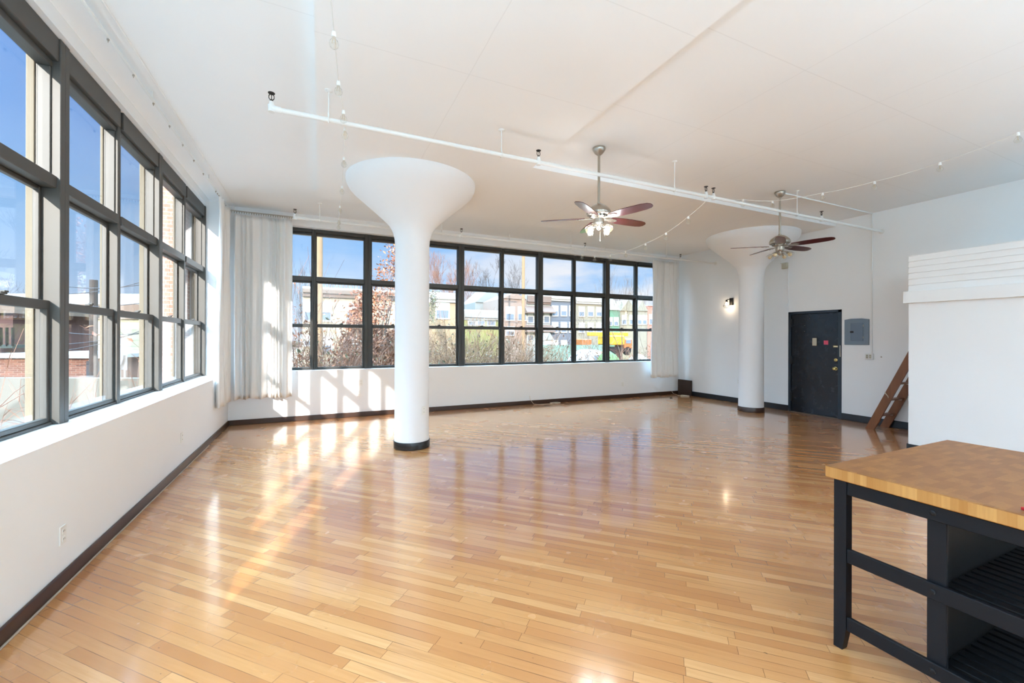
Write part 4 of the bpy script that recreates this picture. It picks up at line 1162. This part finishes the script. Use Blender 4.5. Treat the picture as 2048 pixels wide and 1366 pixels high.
# vehicles and yard things
def van():
    y = 31; z = GZ; x0, x1 = ax(1158, y), ax(1206, y)
    zt = az(1180, 699, y); H = zt - (GZ + .35) ; 
    r = thing('van', 'white van parked beyond the brush with two dark rear windows', 'van', ((x0+x1)/2, y, GZ))
    M['van'] = mat('white_van_paint', srgb(150, 152, 154), .3, coat=.4)
    zb = GZ + .35
    prof_ = [(x0, zb), (x1, zb), (x1, zt - .45), (x1 - .25, zt - .12), (x1 - .8, zt), (x0 + 1.4, zt - .05), (x0 + .5, zt - .5), (x0, zt - 1.1)]
    MB().prism(prof_, y, y + 2.0, 'y').build('van_body', M['van'], r)
    for a, b in ((x1 - .95, x1 - .53), (x1 - .46, x1 - .06)):
        MB().bbox(a, b, y - .03, y, zt - 1.05, zt - .52, .04).build('rear_window', M['win_dark'], r)
    for x in (x0 + .7, x1 - .7):
        MB().lathe([(.36, -.12), (.36, .12)], 20, M=Matrix.Translation((x, y + .1, GZ + .36)) @ Matrix.Rotation(PI/2, 4, 'X')).build('wheel', M['iron_black'], r)
van()
def truck():
    y = 43; r = thing('crane_truck', 'yellow crane truck parked before the row houses', 'truck', (ax(1220, y), y, GZ))
    Yw = mat('machine_yellow', srgb(187, 143, 31), .45); Og = mat('machine_orange', srgb(137, 78, 31), .5)
    X = lambda u: ax(u, y); Z = lambda u, v: az(u, v, y)
    MB().bbox(X(1184), X(1262), y + .5, y + 1.1, Z(1220, 672), Z(1220, 664), .05).build('boom', Yw, r)
    MB().bbox(X(1216), X(1250), y, y + 2.2, Z(1230, 690), Z(1230, 671), .12).build('body', Yw, r)
    MB().bbox(X(1250), X(1266), y, y + 2.2, Z(1258, 698), Z(1258, 677), .15).build('cab', Og, r)
    MB().bbox(X(1252), X(1262), y - .03, y, Z(1258, 687), Z(1258, 680), .04).build('cab_window', M['win_dark'], r)
    MB().bbox(X(1165), X(1184), y, y + 2, Z(1175, 695), Z(1175, 678), .1).build('rack', Og, r)
    MB().box(X(1165), X(1266), y + .3, y + 1.8, Z(1215, 700), Z(1215, 694)).build('chassis', M['iron_black'], r)
    for u in (1174, 1226, 1256):
        MB().lathe([(.55, -.2), (.55, .2)], 20, M=Matrix.Translation((X(u), y + .2, Z(u, 702))) @ Matrix.Rotation(PI/2, 4, 'X')).build('wheel', M['iron_black'], r)
    MB().box(X(1220), X(1250), y + .5, y + 1.5, GZ, Z(1230, 700)).build('base', M['iron_black'], r)
truck()
def mound(name, label, u0, u1, vt, y, m, cat):
    x0, x1 = ax(u0, y), ax(u1, y); zt = az((u0+u1)/2, vt, y); n = 14; mb = MB(); vs = []; fs = []
    for j in range(7):
        a = PI * j / 6
        for i in range(n + 1):
            s = i / n; h_ = math.sin(PI * s) ** .6
            vs.append((x0 + (x1 - x0) * s, y + 1.6 - 1.6 * math.cos(a) * (.4 + .6*h_), GZ + (zt - GZ) * h_ * math.sin(a) ** .7))
    for j in range(6):
        for i in range(n): fs.append((j*(n+1)+i, j*(n+1)+i+1, (j+1)*(n+1)+i+1, (j+1)*(n+1)+i))
    mb.add(vs, fs); o = mb.build(name, m, origin=((x0+x1)/2, y, GZ), smooth=True)
    return tag(o, label, cat)
mound('hedge', 'bright green clipped hedge mound under the yellow truck', 1208, 1268, 702, 29, mat('bright_green_hedge', srgb(66, 100, 52), .9, bump=1, bscale=14, vary=.3, vscale=8), 'hedge')
mound('tarp', 'pale covered heap low beside the curtain end of the windows', 1278, 1330, 709, 27, mat('pale_tarp', srgb(150, 146, 132), .6), 'cover')
fm = MB()
yf_ = 38; x = ax(1085, yf_); z0, z1 = GZ, az(1110, 690, yf_)
r = thing('mesh_fence', 'green mesh fence across the yard below the row houses', 'fence', (ax(1140, yf_), yf_, GZ))
MB().box(ax(1085, yf_), ax(1215, yf_), yf_, yf_ + .03, z0, z1).build('mesh_panel', mat('green_mesh', srgb(95, 115, 104), .9, vary=.2, vscale=5), r)
xx = ax(1085, yf_)
while xx < ax(1215, yf_):
    MB().tube([(xx, yf_ - .05, z0), (xx, yf_ - .05, z1 + .1)], .04, 8).build('post', M['roof_grey'], r); xx += 3

# ------------------------------------------------------------------ outside the left windows
ca, sa = math.cos(-YAW), math.sin(-YAW)
def blockL(name, par, m, u0, u1, v0, v1, d, depth, split=None):
    """a block whose long front stands square to the street that runs past the left windows"""
    P, Q = at_d(u0, v1, d), at_d(u1, v0, d)
    L = (Vector((Q.x, Q.y, 0)) - Vector((P.x, P.y, 0))).length
    T = Matrix.Translation((P.x, P.y, 0)) @ Matrix.Rotation(-YAW, 4, 'Z')
    mb = MB().box(0, L, 0, depth, min(P.z, Q.z), max(P.z, Q.z), T)
    return mb.build(name, m, par)
d0 = 27
SL = siding_material('pale_yellow_block_wall', srgb(199, 186, 148), .4, .93)
P = at_d(150, 700, d0)
r = thing('commercial_building', 'pale yellow commercial building with brown parapet across the side street', 'building', (P.x, P.y, GZ))
blockL('wall', r, SL, -60, 372, 636, 800, d0, 10)
blockL('parapet', r, mat('brown_parapet', srgb(109, 87, 71), .8, vary=.1), -60, 372, 609, 637, d0 - .25, 10)
blockL('coping', r, M['trim_w'], -60, 372, 588, 609, d0 - .1, 10)
blockL('plinth', r, mat('tan_plinth', srgb(160, 148, 117), .8), -60, 372, 700, 800, d0 - .2, 1)
for u, v0, v1 in ((128, 622, 640), (176, 655, 672), (60, 655, 675)):
    blockL('window', r, M['win_dark'], u - 5, u + 5, v0, v1, d0 - .35, .3)
P = at_d(10, 700, 20)
r = thing('timber_house', 'dark brown timber house at the near end of the left windows', 'house', (P.x, P.y, GZ))
blockL('wall', r, mat('dark_brown_timber', srgb(74, 48, 42), .8, vary=.2), -40, 26, 625, 860, 20, 4)
blockL('roof', r, M['roof_brown'], -43, 29, 610, 626, 19.7, 4.5)
blockL('balcony', r, mat('black_green_steel', srgb(40, 50, 46), .6), -40, 25, 690, 696, 19.2, .7)
for u in range(-38, 24, 12): blockL('baluster', r, M['iron_black'], u, u + 2, 655, 692, 19.15, .1)
P = at_d(160, 740, 17)
r = thing('garage', 'low dark garage with a pale flat roof edge outside the left windows', 'garage', (P.x, P.y, GZ))
blockL('wall', r, brick_material('brown_garage_brick', srgb(96, 62, 50), srgb(118, 78, 62), srgb(120, 100, 86), 3.0), -60, 206, 716, 860, 17, 5)
blockL('roof_edge', r, M['trim_w'], -64, 209, 709, 716, 16.8, 5.4)
blockL('garage_door', r, mat('charcoal_door', srgb(52, 50, 52), .7), 172, 200, 722, 860, 16.9, .3)
P = at_d(100, 780, 12.5)
r = thing('yard_wall', 'pale concrete yard wall below the left windows', 'wall', (P.x, P.y, GZ))
blockL('wall', r, mat('pale_rendered_wall', srgb(86, 82, 72), .85, vary=.08), -120, 300, 757, 900, 12.5, .3)
# railing, signs and street pole
P = at_d(255, 725, 22)
r = thing('railing', 'white steel railing along the pavement of the side street', 'railing', (P.x, P.y, GZ))
for u in range(228, 300, 4): blockL('baluster', r, M['trim_w'], u, u + .9, 716, 742, 22, .03)
blockL('rail', r, M['trim_w'], 226, 300, 715, 717.5, 22, .04)
blockL('kerb', r, M['concrete'], 226, 300, 741, 860, 22, .3)
def sign(label, u, v, rr, shape, d, m):
    P = at_d(u, v, d)
    r = thing('street_sign', label, 'street sign', (P.x, P.y, GZ))
    MB().tube([(P.x, P.y, GZ), (P.x, P.y, P.z + rr)], .03, 8).build('post', M['roof_grey'], r)
    T = Matrix.Translation((P.x, P.y - .04, P.z)) @ Matrix.Rotation(-YAW - .55, 4, 'Z')
    if shape == 'oct':
        pts = [(rr*math.cos(2*PI*(k+.5)/8), rr*math.sin(2*PI*(k+.5)/8)) for k in range(8)]
    else: pts = [(-rr, -rr), (rr, -rr), (rr, rr), (-rr, rr)]
    MB().prism(pts, -.01, .01, 'y', T).build('plate', m, r)
    if shape == 'oct': MB().bbox(-.32, .32, -.012, .012, .40, .62, .004, T).build('name_blade', m, r)
SG = mat('grey_sign_back', srgb(120, 122, 126), .5, metal=.3)
sign('grey back of an octagonal street sign outside the left windows', 240, 711, .36, 'oct', 15, SG)
sign('small square grey street sign outside the left windows', 249.5, 725, .26, 'sq', 15, SG)
P = at_d(187, 700, 15.5)
r = thing('street_utility_pole', 'dark utility pole outside the left windows', 'utility pole', (P.x, P.y, GZ), group='utility poles')
MB().tube([(P.x, P.y, GZ), (P.x, P.y, at_d(187, 560, 15.5).z)], .12, 12).build('pole', M['bark_dark'], r)
for k, (a, b, s) in enumerate((((60, 610), (330, 600), .15), ((60, 690), (330, 652), .2), ((60, 705), (330, 640), .3), ((60, 655), (330, 662), .2), ((60, 560), (330, 560), .3), ((60, 585), (330, 548), .3))):
    wire('black overhead wire sagging past the left windows', at_d(*a, 15.3), at_d(*b, 15.3), s, 'wires outside the left windows')
tree('bare tree behind the dark timber house', at_d(5, 700, 44), at_d(5, 515, 44).z, 8, 91, M['bark_dark'], 6, .6, .13, .28)
def twig(label, u, v, d, h, seed):
    P = at_d(u, v, d); shrub(label, (P.x, P.y, GZ), .8, h, seed, M['bark_red'], 40, None, 0, .04, .9, 'twiggy shrubs outside the left windows', 'twig_shrub')
twig('reddish twiggy shrub below the nearest left window', 0, 800, 6.4, .9, 301)
twig('reddish twiggy shrub below the second left window pane', 150, 800, 8.2, .7, 302)
twig('reddish twiggy shrub below the third left window pane', 255, 790, 11.2, .1, 303)
o = MB().box(XW - .55, XW - .16, 8.15, 8.48, GZ, 4.4).build('brick_pier', brick_material('red_pier_brick', srgb(176, 118, 96), srgb(190, 134, 110), srgb(206, 186, 166), 4.0), origin=(XW - .3, 8.3, GZ))
tag(o, 'red brick pier outside the last left window pane', 'brick pier')

# ------------------------------------------------------------------ sky, sun, added fill lamps, fan bulbs, camera
SUN = Vector((-.385, -1.0, .366)).normalized()          # towards the sun
wd = bpy.data.worlds.new('winter_sky'); S.world = wd; wd.use_nodes = True
nt = wd.node_tree; nt.nodes.clear(); g = G(nt)
tc = g.n('ShaderNodeTexCoord'); dv = tc.outputs['Generated']
x, y, z = g.sep(dv)
el = g.m('MAXIMUM', z, 0.0)
blue = g.ramp(el, [(0, srgb(222, 236, 252)), (.08, srgb(186, 217, 252)), (.20, srgb(150, 198, 249)), (.34, srgb(104, 160, 232)), (.5, srgb(84, 140, 222)), (1, srgb(80, 130, 215))])
cl1 = g.noise(g.xyz(g.m('MULTIPLY', x, 2.2), g.m('MULTIPLY', y, 2.2), g.m('MULTIPLY', z, 7.0)), 1.6, 6, .55)
cl = g.ramp(cl1, [(0, (0, 0, 0, 1)), (.44, (0, 0, 0, 1)), (.60, (1, 1, 1, 1))])
lowc = g.ramp(el, [(0, (1, 1, 1, 1)), (.16, (1, 1, 1, 1)), (.34, (.0, .0, .0, 1)), (1, (.0, .0, .0, 1))])
right = g.m('MINIMUM', g.m('MAXIMUM', g.m('ADD', g.m('MULTIPLY', x, 1.6), .15), .12), 1.0)
cf = g.m('MULTIPLY', g.m('MULTIPLY', cl, lowc), g.m('MULTIPLY', right, .85))
sky = g.mix(cf, blue, srgb(246, 246, 248))
below = g.m('LESS_THAN', z, -.01)
sky2 = g.mix(below, sky, srgb(150, 140, 125))
dp = g.n('ShaderNodeVectorMath', operation='DOT_PRODUCT'); nt.links.new(dv, dp.inputs[0]); dp.inputs[1].default_value = SUN
gw = g.m('POWER', g.m('MAXIMUM', dp.outputs['Value'], 0.0), 14.0)
b1 = g.n('ShaderNodeBackground'); g.put(b1.inputs[0], sky2); b1.inputs[1].default_value = SKY_STR
b2 = g.n('ShaderNodeBackground'); b2.inputs[0].default_value = srgb(255, 246, 232); g.put(b2.inputs[1], g.m('MULTIPLY', gw, GLOW_STR))
# added sky glow left of view and overhead, fills the room with light
hdp = g.n('ShaderNodeVectorMath', operation='DOT_PRODUCT'); nt.links.new(dv, hdp.inputs[0]); hdp.inputs[1].default_value = Vector((-.90, .12, .42)).normalized()
side_lobe = g.m('POWER', g.m('MAXIMUM', hdp.outputs['Value'], 0.0), 9.0)
side_lobe = g.m('MULTIPLY', side_lobe, g.m('GREATER_THAN', z, .02))
ov = g.sep(g.ramp(el, [(0, (0, 0, 0, 1)), (.48, (0, 0, 0, 1)), (.72, (1, 1, 1, 1)), (1, (1, 1, 1, 1))]))[0]
b3 = g.n('ShaderNodeBackground'); b3.inputs[0].default_value = (.58, .94, 1.26, 1); g.put(b3.inputs[1], g.m('ADD', g.m('MULTIPLY', side_lobe, SIDE_FILL), g.m('MULTIPLY', ov, OVER)))
ad0 = g.n('ShaderNodeAddShader'); nt.links.new(b2.outputs[0], ad0.inputs[0]); nt.links.new(b3.outputs[0], ad0.inputs[1])
ad = g.n('ShaderNodeAddShader'); nt.links.new(b1.outputs[0], ad.inputs[0]); nt.links.new(ad0.outputs[0], ad.inputs[1])
ow = g.n('ShaderNodeOutputWorld'); nt.links.new(ad.outputs[0], ow.inputs[0])

sl = bpy.data.lights.new('sun', 'SUN'); sl.energy = SUN_STR; sl.angle = math.radians(.6); sl.color = (1, .96, .90)
so = bpy.data.objects.new('sun', sl); COL.objects.link(so)
so.rotation_euler = SUN.to_track_quat('Z', 'Y').to_euler()

def uplighter(label, x, y, watts):  # added unseen lamp, bounces fill light off the ceiling
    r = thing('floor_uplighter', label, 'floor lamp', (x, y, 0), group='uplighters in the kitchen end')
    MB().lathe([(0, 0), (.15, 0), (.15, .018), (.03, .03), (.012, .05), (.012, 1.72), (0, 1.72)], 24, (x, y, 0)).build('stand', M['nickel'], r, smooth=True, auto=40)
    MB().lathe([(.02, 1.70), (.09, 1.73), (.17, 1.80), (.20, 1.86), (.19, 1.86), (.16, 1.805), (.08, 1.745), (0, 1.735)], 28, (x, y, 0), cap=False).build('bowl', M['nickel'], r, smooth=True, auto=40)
    l = bpy.data.lights.new('uplight', 'AREA'); l.shape = 'DISK'; l.size = .28; l.energy = watts; l.color = FILL_C
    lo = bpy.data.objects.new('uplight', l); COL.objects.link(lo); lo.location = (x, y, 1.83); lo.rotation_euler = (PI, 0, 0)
for lx, ly in FILL_SPOTS:
    uplighter('nickel floor uplighter in the kitchen end of the loft', lx, ly, FILL_W)

for k in range(4):
    a = math.radians(94) + .5 + PI/2 * k - YAW
    l = bpy.data.lights.new('fan_bulb_light', 'POINT'); l.energy = FAN_W / 4; l.shadow_soft_size = .10; l.color = FAN_C
    lo = bpy.data.objects.new('fan_bulb_light', l); COL.objects.link(lo); lo.location = (3.045 + .17*math.cos(a), 4.139 + .17*math.sin(a), 2.77)
cam = bpy.data.cameras.new('camera'); co = bpy.data.objects.new('camera', cam); COL.objects.link(co)
cam.sensor_width = 36; cam.sensor_fit = 'HORIZONTAL'; cam.lens = F_PX / 2048 * 36
cam.shift_x = 0; cam.shift_y = -(683 - CY) / 2048
cam.clip_start = .05; cam.clip_end = 500
co.location = (0, 0, EYE)
co.rotation_mode = 'QUATERNION'
fwd = Vector((math.sin(YAW), math.cos(YAW), 0)); rgt = Vector((math.cos(YAW), -math.sin(YAW), 0)); upv = Vector((0, 0, 1))
rr_ = rgt * math.cos(ROLL) - upv * math.sin(-ROLL) * -1; 
r2 = (rgt * math.cos(ROLL) + upv * math.sin(ROLL)); u2 = (upv * math.cos(ROLL) - rgt * math.sin(ROLL))
co.rotation_quaternion = Matrix((r2, u2, -fwd)).transposed().to_quaternion()
S.camera = co
S.view_settings.view_transform = 'Standard'; S.view_settings.look = 'None'; S.view_settings.gamma = 1
S.view_settings.use_curve_mapping = False; S.view_settings.exposure = EXPO
S.cycles.max_bounces = 9; S.cycles.diffuse_bounces = 5; S.cycles.glossy_bounces = 3; S.cycles.transparent_max_bounces = 14
S.cycles.transmission_bounces = 3; S.cycles.sample_clamp_indirect = 8; S.cycles.caustics_reflective = False; S.cycles.caustics_refractive = False

# sampling portals in the window openings (they emit nothing; they only tell the renderer where daylight enters)
def portal(name, c, sx, sy, nrm):
    l = bpy.data.lights.new(name, 'AREA'); l.shape = 'RECTANGLE'; l.size = sx; l.size_y = sy; l.cycles.is_portal = True
    o = bpy.data.objects.new(name, l); COL.objects.link(o); o.location = c
    o.rotation_mode = 'QUATERNION'; o.rotation_quaternion = Vector(nrm).to_track_quat('-Z', 'Y')
portal('daylight_portal', (XW - .15, (WL0 + WL1) / 2, 2.3), WL1 - WL0, 2.8, (1, 0, 0))
portal('daylight_portal', ((WF0 + WF1) / 2, YW + .14, 2.26), WF1 - WF0, 2.7, (0, -1, 0))
